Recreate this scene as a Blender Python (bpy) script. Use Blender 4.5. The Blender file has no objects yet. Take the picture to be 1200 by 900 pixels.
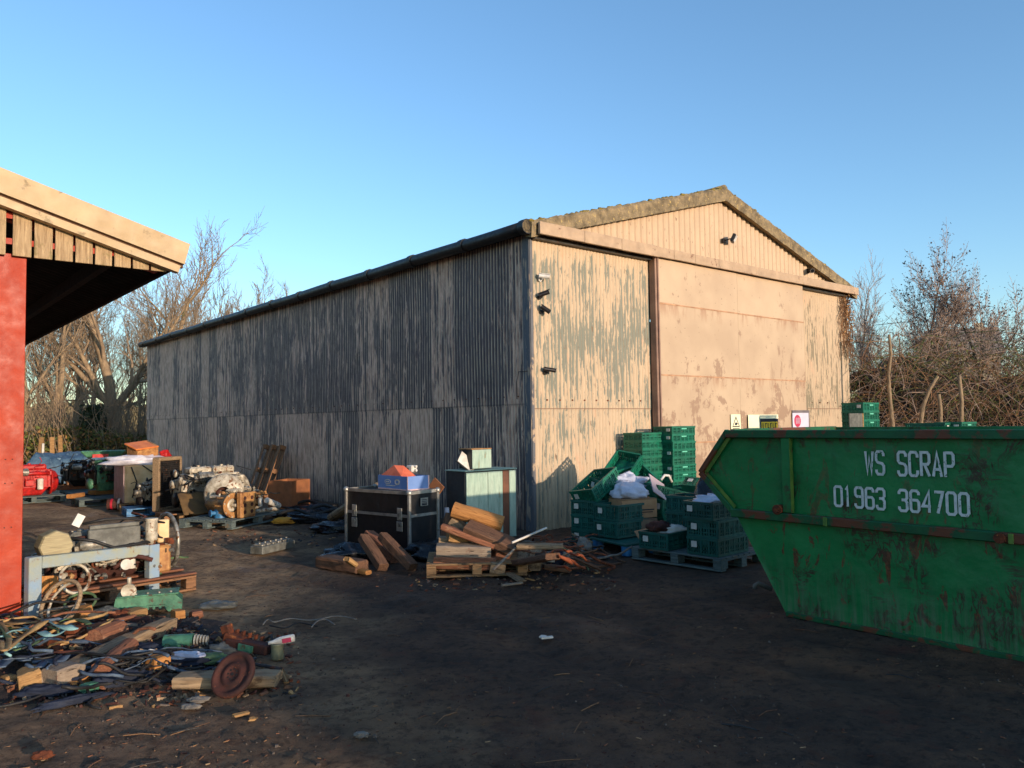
import bpy, bmesh, math, random
from mathutils import Vector, Matrix, noise as mn
PI=math.pi; R=math.radians
scene=bpy.context.scene
col=bpy.context.scene.collection
rnd=random.Random(7)
def V(*a): return Vector(a)
def lin(c):
    c=c/255.0
    return c/12.92 if c<=.04045 else ((c+.055)/1.055)**2.4
def C(r,g,b): return (lin(r),lin(g),lin(b),1)
# ---------------------------------------------------------------- camera geometry used to read positions off the ground
FOC=917.; PIT=R(2.81); ROL=R(-.83); EYE=1.6
def ray(px,py):
    x=(px-600)/FOC; y=-(py-450)/FOC
    c,s=math.cos(ROL),math.sin(ROL); x,y=c*x-s*y,s*x+c*y
    return V(x, math.cos(PIT)-math.sin(PIT)*y, math.sin(PIT)+math.cos(PIT)*y)
def G(px,py,h=0.):
    r=ray(px,py); t=(h-EYE)/r.z; return V(r.x*t,r.y*t,h)
def AT(px,py,D):                       # point at distance D ahead
    r=ray(px,py); t=D/r.y; return V(r.x*t,D,EYE+r.z*t)
A40=R(40)
def S(x,y,z=0.):                        # shed frame: x along the gable, y along the long wall
    return V(.3+x*math.cos(A40)-y*math.sin(A40), 11.6+x*math.sin(A40)+y*math.cos(A40), z)
# ---------------------------------------------------------------- mesh builder
class MB:
    def __init__(s): s.v=[];s.f=[];s.mi=[];s.sm=[];s.m=0
    def add(s,vs,fs,M=None,smooth=False):
        o=len(s.v)
        if M is not None: vs=[M@Vector(v) for v in vs]
        s.v.extend(tuple(v) for v in vs); s.f.extend(tuple(i+o for i in f) for f in fs)
        s.mi.extend([s.m]*len(fs)); s.sm.extend([smooth]*len(fs)); return s
    def box(s,c,d,rot=None,bev=0.,taper=1.):
        hx,hy,hz=d[0]/2,d[1]/2,d[2]/2
        M=Matrix.Translation(c)
        if rot is not None: M=M@(rot if isinstance(rot,Matrix) else Matrix.Rotation(rot,4,'Z'))
        if bev<=0:
            vs=[(x*hx*(taper if z<0 else 1),y*hy*(taper if z<0 else 1),z*hz) for x in(-1,1) for y in(-1,1) for z in(-1,1)]
            return s.add(vs,[(0,1,3,2),(4,6,7,5),(0,4,5,1),(2,3,7,6),(0,2,6,4),(1,5,7,3)],M)
        b=min(bev,hx*.9,hy*.9,hz*.9); vs=[]; idx={}
        for x in(-1,1):
            for y in(-1,1):
                for z in(-1,1):
                    t=taper if z<0 else 1
                    for k,(bx,by,bz) in enumerate(((0,b,b),(b,0,b),(b,b,0))):
                        idx[x,y,z,k]=len(vs); vs.append((x*(hx*t-bx),y*(hy*t-by),z*(hz-bz)))
        fs=[]
        for a in(-1,1):
            fs.append([idx[a,-1,-1,0],idx[a,1,-1,0],idx[a,1,1,0],idx[a,-1,1,0]])
            fs.append([idx[-1,a,-1,1],idx[1,a,-1,1],idx[1,a,1,1],idx[-1,a,1,1]])
            fs.append([idx[-1,-1,a,2],idx[1,-1,a,2],idx[1,1,a,2],idx[-1,1,a,2]])
        for a in(-1,1):
            for c2 in(-1,1):
                fs.append([idx[a,c2,-1,0],idx[a,c2,-1,1],idx[a,c2,1,1],idx[a,c2,1,0]])
                fs.append([idx[a,-1,c2,0],idx[a,-1,c2,2],idx[a,1,c2,2],idx[a,1,c2,0]])
                fs.append([idx[-1,a,c2,1],idx[-1,a,c2,2],idx[1,a,c2,2],idx[1,a,c2,1]])
        for x in(-1,1):
            for y in(-1,1):
                for z in(-1,1): fs.append([idx[x,y,z,0],idx[x,y,z,1],idx[x,y,z,2]])
        return s.add(vs,fs,M)
    def bar(s,p0,p1,w,h,bev=0.,up=(0,0,1)):
        p0=Vector(p0);p1=Vector(p1);d=p1-p0;L=d.length
        return s.box((0,0,0),(L,w,h),None,bev) if L==0 else s._bar(p0,p1,d,L,w,h,bev,up)
    def _bar(s,p0,p1,d,L,w,h,bev,up):
        x=d.normalized(); up=Vector(up)
        if abs(x.dot(up))>.99: up=V(0,1,0)
        y=up.cross(x).normalized(); z=x.cross(y)
        M=Matrix((x,y,z)).transposed().to_4x4(); M.translation=(p0+p1)/2
        t=MB(); t.box((0,0,0),(L,w,h),None,bev); return s.add(t.v,t.f,M)
    def tube(s,pts,r,n=6,closed=False,cap=True,smooth=True):
        pts=[Vector(p) for p in pts]; N=len(pts); rs=r if isinstance(r,(list,tuple)) else [r]*N
        vs=[];prev=None
        for i,p in enumerate(pts):
            if closed: t=pts[(i+1)%N]-pts[i-1]
            else: t=pts[min(i+1,N-1)]-pts[max(i-1,0)]
            if t.length<1e-9: t=V(0,0,1)
            t.normalize()
            if prev is None:
                a=V(0,0,1) if abs(t.z)<.9 else V(1,0,0); u=t.cross(a).normalized()
            else:
                u=prev-t*prev.dot(t)
                u=u.normalized() if u.length>1e-6 else t.orthogonal().normalized()
            prev=u; w=t.cross(u)
            for k in range(n):
                a=2*PI*k/n; vs.append(p+(u*math.cos(a)+w*math.sin(a))*rs[i])
        fs=[]
        for i in range(N if closed else N-1):
            j=(i+1)%N
            for k in range(n): fs.append((i*n+k,i*n+(k+1)%n,j*n+(k+1)%n,j*n+k))
        if cap and not closed: fs.append(tuple(range(n)));fs.append(tuple(range((N-1)*n,N*n)))
        return s.add(vs,fs,None,smooth)
    def cyl(s,p0,p1,r0,r1=None,n=16,smooth=True):
        r1=r0 if r1 is None else r1
        p0=Vector(p0);p1=Vector(p1);d=(p1-p0).normalized();u=d.orthogonal().normalized();w=d.cross(u)
        vs=[p+(u*math.cos(2*PI*k/n)+w*math.sin(2*PI*k/n))*r for p,r in((p0,r0),(p1,r1)) for k in range(n)]
        o=len(s.v)
        s.add(vs,[(k,(k+1)%n,n+(k+1)%n,n+k) for k in range(n)],None,smooth)
        return s.add(vs,[tuple(range(n)),tuple(range(n,2*n))])
    def lathe(s,prof,M=None,n=24,smooth=True):
        vs=[];fs=[];m=len(prof)
        for k in range(n):
            a=2*PI*k/n
            for r,z in prof: vs.append((r*math.cos(a),r*math.sin(a),z))
        for k in range(n):
            for i in range(m-1):
                a,b=k*m+i,((k+1)%n)*m+i; fs.append((a,b,b+1,a+1))
        return s.add(vs,fs,M,smooth)
    def torus(s,c,Rr,r,M=None,n=28,m=8,sy=1.):
        vs=[];fs=[]
        for i in range(n):
            a=2*PI*i/n
            for j in range(m):
                b=2*PI*j/m; q=Rr+r*math.cos(b)
                vs.append(V(q*math.cos(a),q*math.sin(a)*sy,r*math.sin(b)))
        for i in range(n):
            for j in range(m): fs.append((i*m+j,((i+1)%n)*m+j,((i+1)%n)*m+(j+1)%m,i*m+(j+1)%m))
        MM=Matrix.Translation(c)@(M if M is not None else Matrix.Identity(4))
        return s.add(vs,fs,MM,True)
    def prism(s,poly,a,b,axis='Y',M=None):
        def q(p,t): return {'Y':(p[0],t,p[1]),'X':(t,p[0],p[1]),'Z':(p[0],p[1],t)}[axis]
        n=len(poly); vs=[q(p,a) for p in poly]+[q(p,b) for p in poly]
        return s.add(vs,[tuple(range(n)),tuple(range(2*n-1,n-1,-1))]+[(i,(i+1)%n,n+(i+1)%n,n+i) for i in range(n)],M)
    def blob(s,c,d,seed=0,amp=.3,sc=1.5,nu=22,nv=14,flat=True,smooth=True,M=None):
        vs=[];fs=[]
        for j in range(nv+1):
            th=PI*j/nv
            for i in range(nu):
                ph=2*PI*i/nu
                p=V(math.sin(th)*math.cos(ph),math.sin(th)*math.sin(ph),math.cos(th))
                q=p*sc+V(seed*3.1,seed*1.7,seed)
                k=1+amp*(mn.noise(q)+.6*abs(mn.noise(q*2.3))+.35*mn.noise(q*5))
                w=p*k
                if flat and w.z<-.55: w.z=-.55
                vs.append(V(c[0]+w.x*d[0]/2,c[1]+w.y*d[1]/2,c[2]+w.z*d[2]/2))
        for j in range(nv):
            for i in range(nu): fs.append((j*nu+i,j*nu+(i+1)%nu,(j+1)*nu+(i+1)%nu,(j+1)*nu+i))
        return s.add(vs,fs,M,smooth)
    def grid(s,fn,nu,nv,thick=0.,smooth=True):
        vs=[Vector(fn(i/nu,j/nv)) for j in range(nv+1) for i in range(nu+1)]
        fs=[(j*(nu+1)+i,j*(nu+1)+i+1,(j+1)*(nu+1)+i+1,(j+1)*(nu+1)+i) for j in range(nv) for i in range(nu)]
        if thick:
            n=len(vs); v2=[v-V(0,0,thick) for v in vs]
            vs=vs+v2; f2=[tuple(reversed([i+n for i in f])) for f in fs]; W=nu+1
            e=[]
            for i in range(nu): e.append((i,i+1,i+1+n,i+n)); b=nv*W+i; e.append((b,b+1,b+1+n,b+n))
            for j in range(nv): a=j*W; e.append((a,a+W,a+W+n,a+n)); b=j*W+nu; e.append((b,b+W,b+W+n,b+n))
            fs=fs+f2+e
        return s.add(vs,fs,None,smooth)
    def build(s,name,mats,parent=None,label=None,cat=None,group=None,kind=None,loc=None,rot=None,normals=True):
        me=bpy.data.meshes.new(name); me.from_pydata(s.v,[],s.f)
        if not isinstance(mats,(list,tuple)): mats=[mats]
        for m in mats: me.materials.append(m)
        me.polygons.foreach_set('material_index',s.mi); me.polygons.foreach_set('use_smooth',s.sm)
        if normals and len(s.f)<60000:
            bm=bmesh.new(); bm.from_mesh(me); bmesh.ops.recalc_face_normals(bm,faces=bm.faces); bm.to_mesh(me); bm.free()
        me.update()
        o=bpy.data.objects.new(name,me); col.objects.link(o)
        if parent is not None: o.parent=parent
        if loc is not None: o.location=loc
        if rot is not None: o.rotation_euler=rot
        tag(o,label,cat,group,kind); return o
def tag(o,label=None,cat=None,group=None,kind=None):
    if label:o['label']=label
    if cat:o['category']=cat
    if group:o['group']=group
    if kind:o['kind']=kind
    return o
def thing(name,label,cat,loc=(0,0,0),rz=0.,group=None,rot=None):
    o=bpy.data.objects.new(name,None); col.objects.link(o); o.empty_display_size=.1
    o.location=loc; o.rotation_euler=rot if rot is not None else (0,0,rz); return tag(o,label,cat,group)
def dup(o,parent=None,loc=None,rot=None,label=None,group=None):
    c=o.copy(); col.objects.link(c); c.parent=parent
    if loc is not None:c.location=loc
    if rot is not None:c.rotation_euler=rot
    if label:c['label']=label
    if group:c['group']=group
    for ch in list(o.children): dup(ch,c)
    return c
# ---------------------------------------------------------------- node helpers
class NT:
    def __init__(s,name):
        s.m=bpy.data.materials.new(name); s.m.use_nodes=True; s.t=s.m.node_tree; s.t.nodes.clear()
        s.out=s.n('ShaderNodeOutputMaterial'); s.b=s.n('ShaderNodeBsdfPrincipled'); s.l(s.b.outputs[0],s.out.inputs[0])
        s.tc=s.n('ShaderNodeTexCoord')
    def n(s,t): return s.t.nodes.new(t)
    def l(s,a,b): s.t.links.new(a,b)
    def set(s,inp,v):
        if isinstance(v,bpy.types.NodeSocket): s.l(v,inp)
        else: inp.default_value=v
    def co(s,scale=(1,1,1),which='Object',loc=(0,0,0),rot=(0,0,0)):
        m=s.n('ShaderNodeMapping'); s.l(s.tc.outputs[which],m.inputs[0]); m.inputs['Scale'].default_value=scale
        m.inputs['Location'].default_value=loc; m.inputs['Rotation'].default_value=rot; return m.outputs[0]
    def noise(s,v,sc=5,det=4,ro=.55,dist=0.):
        x=s.n('ShaderNodeTexNoise'); s.l(v,x.inputs['Vector']); x.inputs['Scale'].default_value=sc
        x.inputs['Detail'].default_value=det; x.inputs['Roughness'].default_value=ro; x.inputs['Distortion'].default_value=dist
        return x.outputs[0]
    def vor(s,v,sc=5,feat='F1',out=0):
        x=s.n('ShaderNodeTexVoronoi'); s.l(v,x.inputs['Vector']); x.inputs['Scale'].default_value=sc; x.feature=feat; return x.outputs[out]
    def step(s,f,a,b,lo=0.,hi=1.):
        x=s.n('ShaderNodeMapRange'); s.set(x.inputs[0],f); x.inputs[1].default_value=a; x.inputs[2].default_value=b
        x.inputs[3].default_value=lo; x.inputs[4].default_value=hi; return x.outputs[0]
    def mix(s,f,a,b,mode='MIX'):
        x=s.n('ShaderNodeMix'); x.data_type='RGBA'; x.blend_type=mode; s.set(x.inputs[0],f); s.set(x.inputs[6],a); s.set(x.inputs[7],b); return x.outputs[2]
    def mth(s,op,a,b=0.,c=0.):
        x=s.n('ShaderNodeMath'); x.operation=op; s.set(x.inputs[0],a); s.set(x.inputs[1],b); s.set(x.inputs[2],c); return x.outputs[0]
    def sep(s,v):
        x=s.n('ShaderNodeSeparateXYZ'); s.l(v,x.inputs[0]); return x.outputs
    def comb(s,a,b,c):
        x=s.n('ShaderNodeCombineXYZ'); s.set(x.inputs[0],a); s.set(x.inputs[1],b); s.set(x.inputs[2],c); return x.outputs[0]
    def white(s,v):
        x=s.n('ShaderNodeTexWhiteNoise'); x.noise_dimensions='3D'; s.l(v,x.inputs[0]); return x.outputs[0]
    def fin(s,colr,rough=.7,metal=0.,bump=None,bs=.3,bd=.01,spec=.4):
        s.set(s.b.inputs['Base Color'],colr); s.set(s.b.inputs['Roughness'],rough); s.set(s.b.inputs['Metallic'],metal)
        s.b.inputs['Specular IOR Level'].default_value=spec
        if bump is not None:
            x=s.n('ShaderNodeBump'); x.inputs['Strength'].default_value=bs; x.inputs['Distance'].default_value=bd
            s.l(bump,x.inputs['Height']); s.l(x.outputs[0],s.b.inputs['Normal'])
        return s.m
def mat(name,c1,c2=None,sc=6,rough=.7,metal=0.,bs=.3,bsc=60,bd=.004,stretch=(1,1,1),c3=None,t3=.62,s3=9,w3=.05,spec=.4,objvar=.0,dirt=.0):
    n=NT(name); co=n.co(stretch)
    if objvar:
        oi=n.n('ShaderNodeObjectInfo'); a=n.n('ShaderNodeVectorMath'); a.operation='ADD'; n.l(co,a.inputs[0])
        n.l(n.comb(n.mth('MULTIPLY',oi.outputs['Random'],37.),n.mth('MULTIPLY',oi.outputs['Random'],11.),0.),a.inputs[1]); co=a.outputs[0]
    c2=c2 or tuple(x*.7 for x in c1[:3])+(1,)
    f=n.step(n.noise(co,sc,6,.6),.35,.65); cc=n.mix(f,c1,c2)
    if c3: cc=n.mix(n.step(n.noise(co,s3,6,.65,.3),t3,t3+w3),cc,c3)
    if dirt: cc=n.mix(n.step(n.noise(co,sc*2.7,5,.7),.45,.75,0,dirt),cc,C(48,36,28))
    if objvar:
        cc=n.mix(n.mth('MULTIPLY',oi.outputs['Random'],objvar),cc,(.02,.015,.012,1))
    b=n.noise(co,bsc,3)
    rr=n.step(n.noise(co,sc*3,3),.3,.7,max(.05,rough-.12),min(1,rough+.12))
    return n.fin(cc,rr,metal,b,bs,bd,spec)
def wood(name,c1,c2,c3=None,ring=True,t3=.55):
    n=NT(name); oi=n.n('ShaderNodeObjectInfo'); co=n.co((1,1,1))
    a=n.n('ShaderNodeVectorMath'); a.operation='ADD'; n.l(co,a.inputs[0]); r=n.mth('MULTIPLY',oi.outputs['Random'],23.)
    n.l(n.comb(r,r,r),a.inputs[1]); co=a.outputs[0]
    mp=n.n('ShaderNodeMapping'); n.l(co,mp.inputs[0]); mp.inputs['Scale'].default_value=(1.6,22,22)
    g=n.noise(mp.outputs[0],3,6,.65,.4); cc=n.mix(n.step(g,.35,.68),c1,c2)
    cc=n.mix(n.mth('MULTIPLY',oi.outputs['Random'],.35),cc,c2)
    if c3: cc=n.mix(n.step(n.noise(co,7,6,.7),t3,t3+.1),cc,c3)
    crack=n.step(n.noise(mp.outputs[0],5,2,.5),.30,.36)
    cc=n.mix(crack,tuple(x*.25 for x in c2[:3])+(1,),cc)
    return n.fin(cc,.85,0.,n.mix(.4,g,crack),.5,.008,.25)
class MD(dict):
    def __missing__(s,k): return k
M=MD()
def mk():
    M['alu']=mat('worn_aluminium',C(168,164,152),C(96,92,84),14,.45,.55,.4,50,c3=C(92,62,38),t3=.6,s3=12)
    M['castwhite']=mat('pale_cast_metal',C(205,196,176),C(140,128,108),12,.55,.15,.4,50,c3=C(110,70,40),t3=.56,s3=14)
    M['grease']=mat('greasy_black_metal',C(44,40,38),C(22,20,19),12,.42,.3,.4,50,c3=C(96,66,46),t3=.6,s3=16)
    M['darksteel']=mat('dark_steel',C(70,68,66),C(40,38,37),12,.5,.4,.3,50,c3=C(92,54,34),t3=.6)
    M['redpaint']=mat('red_engine_paint',C(205,40,36),C(150,22,22),9,.45,0,.3,60,dirt=.5)
    M['greenpaint']=mat('green_engine_paint',C(86,140,108),C(52,98,76),9,.5,0,.4,60,c3=C(80,56,38),t3=.6,s3=12,dirt=.4)
    M['greydark']=mat('grey_machine_paint',C(112,112,104),C(78,78,72),9,.55,0,.3,60,dirt=.4)
    M['rust']=mat('rusty_iron',C(128,66,36),C(66,36,24),14,.85,.1,.6,70,c3=C(168,98,48),t3=.6,s3=20)
    M['rustdark']=mat('dark_rusty_iron',C(84,46,36),C(52,32,28),10,.8,.1,.5,70,c3=C(112,62,44),t3=.62,s3=20)
    M['orange']=mat('orange_casting',C(190,142,86),C(140,94,56),11,.65,.1,.5,50,c3=C(90,50,30),t3=.6,s3=14)
    M['bluepaint']=mat('blue_machine_paint',C(58,128,176),C(36,86,130),9,.5,0,.3,60,dirt=.5)
    M['framepaint']=mat('blue_grey_frame_paint',C(128,150,168),C(150,150,124),5,.6,0,.4,60,c3=C(128,92,56),t3=.58,s3=7,w3=.08)
    M['rubber']=mat('black_rubber',C(40,38,36),C(26,25,24),10,.6,0,.3,60)
    M['cream']=mat('cream_panel',C(224,196,148),C(200,164,116),5,.65,0,.3,40,c3=C(120,74,50),t3=.66,s3=5)
    M['white']=mat('dirty_white_plastic',C(220,216,206),C(180,172,158),7,.5,0,.2,60)
    M['wood_grey']=wood('weathered_grey_wood',C(172,146,114),C(112,92,70),C(84,66,50))
    M['wood_dark']=wood('dark_sleeper_wood',C(122,88,66),C(74,54,42),C(138,114,90),t3=.62)
    M['wood_tan']=wood('tan_split_wood',C(176,138,90),C(126,94,60),C(90,66,44),t3=.62)
    M['wood_orange']=wood('fresh_orange_wood',C(196,140,80),C(150,100,56),C(130,84,48),t3=.66)
    M['wood_pale']=wood('whitewashed_grey_wood',C(158,142,122),C(116,98,82),C(120,74,58),t3=.62)
    M['wood_red']=wood('reddish_old_wood',C(156,102,74),C(100,66,50),C(158,120,92),t3=.6)
    M['pallet']=wood('pallet_wood',C(168,132,92),C(118,90,64),C(84,66,50))
    M['palletblue']=wood('blue_grey_pallet_wood',C(104,118,116),C(74,82,80),C(120,100,74),t3=.58)
    M['palletred']=wood('red_brown_pallet_wood',C(154,112,78),C(112,80,56),C(84,62,48))
    M['card']=mat('brown_cardboard',C(186,142,102),C(160,118,82),4,.85,0,.2,30)
    M['cardshade']=mat('shaded_cardboard',C(150,122,98),C(128,100,78),4,.85,0,.2,30)  # darker copy of the card colour, shade put into it
    M['crate']=mat('green_crate_plastic',C(18,116,88),C(14,96,74),5,.45,0,.2,60,objvar=.25,dirt=.25)
    M['crateblue']=mat('teal_crate_plastic',C(24,98,88),C(18,80,72),5,.45,0,.2,60,objvar=.25,dirt=.25)
    M['cabinet']=mat('pale_teal_cabinet_paint',C(172,190,170),C(146,170,152),3,.55,0,.2,40,stretch=(5,5,1),c3=C(140,132,100),t3=.63,s3=3,dirt=.3)
    M['black']=mat('black_laminate',C(26,26,28),C(18,18,19),5,.5,0,.2,70,dirt=.25)
    M['trim']=mat('aluminium_trim',C(176,172,164),C(140,136,128),10,.4,.6,.2,60,c3=C(110,84,60),t3=.66)
    M['bluecard']=mat('blue_printed_card',C(112,142,192),C(98,128,180),3,.6,0,.1,40)
    M['salmon']=mat('salmon_cloth',C(232,120,84),C(206,96,66),5,.8,0,.3,40)
    M['orangecloth']=mat('orange_netting',C(164,86,50),C(120,60,38),8,.8,0,.6,50)
    M['bag']=mat('white_polythene',C(206,206,216),C(176,176,190),7,.35,0,.5,12,bd=.02)
    M['blackbag']=mat('black_polythene',C(30,30,34),C(20,20,22),7,.3,0,.5,12,bd=.02)
    M['tarp']=mat('blue_tarpaulin',C(84,112,132),C(52,74,96),5,.5,0,.6,9,bd=.04,c3=C(150,176,186),t3=.62,s3=5)
    M['stone']=mat('grey_stone',C(128,122,112),C(92,86,80),8,.9,0,.5,40)
    M['bark']=mat('pale_tree_bark',C(160,136,104),C(112,94,74),9,.9,0,.7,30,bd=.03,stretch=(1,1,.35),c3=C(104,110,66),t3=.62,s3=3)  # pale tan bark with green patches
    M['twig']=mat('bare_twigs',C(152,130,104),C(120,102,82),3,.9,0,.1,30)
    M['barkr']=mat('grey_brown_bark',C(120,100,80),C(84,68,54),9,.9,0,.7,30,bd=.03)
    M['twigr']=mat('pale_bare_twigs',C(176,152,134),C(134,112,98),3,.9,0,.1,30)
    M['cane']=mat('bramble_canes',C(146,108,74),C(104,76,54),4,.85,0,.1,30)
    M['leafg']=mat('dull_green_leaves',C(104,108,50),C(74,80,38),2,.7,0,.1,30)
    M['leafb']=mat('brown_leaves',C(156,118,68),C(116,84,50),2,.8,0,.1,30)
    M['leafi']=mat('dark_ivy_leaves',C(46,64,34),C(34,48,26),2,.55,0,.1,30)
    M['bud']=mat('dark_seed_clusters',C(112,104,100),C(84,76,74),2,.9,0,.1,30)
    M['mound']=mat('dark_earth_bank',C(50,42,34),C(30,26,22),3,.95,0,.5,20)
    M['redpost']=mat('red_oxide_paint',C(168,52,16),C(146,40,14),2.5,.5,0,.3,30,c3=C(180,84,50),t3=.72,s3=14,w3=.03,spec=.25)
    n=NT('weathered_board_wood'); g=n.noise(n.co((20,20,1.6)),3,6,.65,.5); kn=n.noise(n.co((6,6,4)),2,5,.7)
    M['board']=n.fin(n.mix(n.step(kn,.55,.7,0,.7),n.mix(n.step(g,.35,.65),C(182,156,120),C(132,108,80)),C(104,98,58)),.85,0.,g,.5,.008,.25)
    M['barge']=mat('cream_fascia_paint',C(190,164,126),C(168,142,106),3,.6,0,.3,40,c3=C(140,120,88),t3=.60,s3=5)
    M['asb']=mat('lichened_cement',C(146,128,98),C(98,86,66),7,.9,0,.8,40,bd=.02,c3=C(174,150,96),t3=.58,s3=16,w3=.06)
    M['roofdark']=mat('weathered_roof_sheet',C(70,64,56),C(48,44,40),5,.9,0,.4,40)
    M['soffit']=mat('shaded_roof_lining',C(34,31,30),C(22,20,20),4,.95,0,.2,40)  # open barn's underside and inside: shade put into the near-black colour
    M['gutter']=mat('black_cast_gutter',C(34,33,34),C(24,23,24),6,.5,0,.5,30,c3=C(84,76,60),t3=.66,s3=9)
    M['beam']=mat('pinkish_track_beam',C(182,156,128),C(156,132,108),4,.7,0,.4,40,c3=C(120,90,70),t3=.62,s3=7)
    M['camw']=mat('white_camera_shell',C(220,216,208),None,7,.4,0,.1,60)
    M['camb']=mat('black_camera_shell',C(36,32,32),None,7,.4,0,.1,60)
    M['glass']=mat('dark_lens_glass',C(16,18,22),None,7,.1,0,.0,60,spec=.8)
    M['signw']=mat('cream_sign_board',C(236,234,196),C(226,222,186),3,.45,0,.1,30)
    M['signy']=mat('yellow_sign_panel',C(226,190,40),C(214,176,34),3,.45,0,.1,30)
    M['signk']=mat('dark_sign_print',C(34,40,50),None,3,.9,0,.1,30)
    M['signp']=mat('pale_grey_notice',C(206,202,214),C(192,188,202),3,.45,0,.1,30)
    M['signr']=mat('crimson_print',C(196,60,90),None,3,.45,0,.1,30)
    M['letter']=mat('white_stencil_paint',C(214,218,214),C(188,196,190),20,.6,0,.1,60,c3=C(40,90,60),t3=.6,s3=34,w3=.06)
    M['hosec']=mat('pale_teal_strap',C(146,184,180),C(110,146,146),9,.7,0,.3,50,dirt=.3)
    M['hoset']=mat('tan_strap',C(186,150,96),C(140,106,66),9,.75,0,.3,50,dirt=.3)
    M['hoseb']=mat('blue_strap',C(88,104,120),C(54,66,82),9,.7,0,.3,50,dirt=.3)
    M['hoseg']=mat('green_strap',C(100,124,80),C(66,88,58),9,.7,0,.3,50,dirt=.3)
    M['redmat']=mat('red_plastic',C(176,34,52),None,5,.5,0,.1,40)
    M['dkcloth']=mat('dark_blue_cloth',C(36,44,62),C(24,28,40),6,.85,0,.6,30)
    M['yellow']=mat('yellow_rag',C(206,150,50),C(170,114,40),6,.85,0,.4,30)
    M['brownpanel']=mat('brown_plywood',C(150,98,62),C(112,72,48),3,.8,0,.3,40)
    M['olive']=mat('olive_cover',C(112,86,50),C(80,62,40),4,.8,0,.5,20)
    M['houseroof']=mat('pale_far_roof',C(170,150,130),C(140,122,106),3,.8)
    M['housewall']=mat('buff_far_wall',C(204,184,150),C(184,164,132),3,.8)
    # ---- long wall: blue-grey paint wearing off in vertical streaks
    n=NT('peeling_blue_corrugated_paint'); o=n.sep(n.tc.outputs['Object']); x,y,z=o[0],o[1],o[2]
    sh=n.white(n.comb(0.,n.mth('FLOOR',n.mth('DIVIDE',y,.66)),n.mth('FLOOR',n.mth('ADD',n.mth('DIVIDE',z,30.),n.mth('GREATER_THAN',z,1.87)))))
    st=n.noise(n.comb(0.,n.mth('MULTIPLY',y,10.),n.mth('MULTIPLY',z,.5)),1.,7,.62,.5)
    st2=n.noise(n.comb(4.,n.mth('MULTIPLY',y,26.),n.mth('MULTIPLY',z,2.4)),1.,6,.7,.6)
    big=n.noise(n.comb(9.,n.mth('MULTIPLY',y,.5),n.mth('MULTIPLY',z,.5)),1.,3)
    f=n.mth('ADD',n.mth('MULTIPLY',st,.55),n.mth('MULTIPLY',st2,.42))
    f=n.mth('ADD',f,n.mth('MULTIPLY',n.mth('SUBTRACT',sh,.5),.16)); f=n.mth('ADD',f,n.mth('MULTIPLY',n.mth('SUBTRACT',big,.5),.3))
    f=n.mth('ADD',f,n.mth('MULTIPLY',y,.0035))
    base=n.mix(n.step(st2,.35,.7),C(112,98,96),C(66,60,62))
    pink=n.mix(n.step(n.noise(n.comb(2.,n.mth('MULTIPLY',y,14.),n.mth('MULTIPLY',z,3.)),1.,5,.6),.4,.62),C(216,182,160),C(170,136,116))
    cc=n.mix(n.step(f,.495,.545),base,pink)
    # worn pale ridge edges, with grazing-sun highlights painted in
    rid=n.mth('SINE',n.mth('MULTIPLY',y,2*PI/.076))
    cc=n.mix(n.mth('MULTIPLY',n.step(rid,.5,.95),n.step(st2,.36,.56,0,.9)),cc,C(224,200,170))
    cc=n.mix(n.step(n.noise(n.comb(1.,n.mth('MULTIPLY',y,1.2),n.mth('MULTIPLY',z,.8)),1.,6,.75),.57,.75,0,.7),cc,C(58,50,48))
    cc=n.mix(n.step(n.mth('ABSOLUTE',n.mth('SUBTRACT',z,1.87)),.02,.0,0,.45),cc,C(40,36,36))
    cc=n.mix(n.mth('MULTIPLY',n.step(z,.6,.0,0,.8),n.step(st,.3,.6)),cc,C(54,50,48))
    M['wall_l']=n.fin(cc,.65,0.,n.noise(n.co((1,40,6)),1.,4),.3,.004)
    # ---- gable corrugated: cream over grey-green, scraped along the ridges
    def gable(name,amt,c_base,c_under,pit=.076,groove=0.):
        n=NT(name); o=n.sep(n.tc.outputs['Object']); x,y,z=o[0],o[1],o[2]
        st=n.noise(n.comb(n.mth('MULTIPLY',x,13.),3.,n.mth('MULTIPLY',z,1.1)),1.,6,.68,.4)
        st2=n.noise(n.comb(n.mth('MULTIPLY',x,30.),7.,n.mth('MULTIPLY',z,6.)),1.,5,.7,.5)
        big=n.noise(n.comb(n.mth('MULTIPLY',x,1.1),0.,n.mth('MULTIPLY',z,.9)),1.,3)
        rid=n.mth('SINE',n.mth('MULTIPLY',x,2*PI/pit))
        f=n.mth('ADD',n.mth('MULTIPLY',st,.6),n.mth('MULTIPLY',st2,.3)); f=n.mth('ADD',f,n.mth('MULTIPLY',big,.35)); f=n.mth('ADD',f,n.mth('MULTIPLY',rid,.035))
        f=n.mth('SUBTRACT',f,n.mth('ADD',n.step(z,1.9,1.0,0,.05),n.step(z,4.0,4.35,0,.1)))
        cb=n.mix(n.step(n.noise(n.co((2,2,1)),1.5,6,.7),.4,.7),c_base,tuple(v*.86 for v in c_base[:3])+(1,))
        cb=n.mix(n.step(n.noise(n.comb(n.mth('MULTIPLY',x,5.),1.,n.mth('MULTIPLY',z,1.6)),1.,6,.7),.58,.68,0,.6),cb,C(206,152,118))
        cc=n.mix(n.step(f,amt,amt+.03),cb,c_under)
        cc=n.mix(n.step(st2,.62,.66,0,.85),cc,C(112,84,60)); cc=n.mix(n.step(n.noise(n.co((6,1,14)),6,5,.8),.66,.7,0,.7),cc,C(96,78,60))
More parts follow.
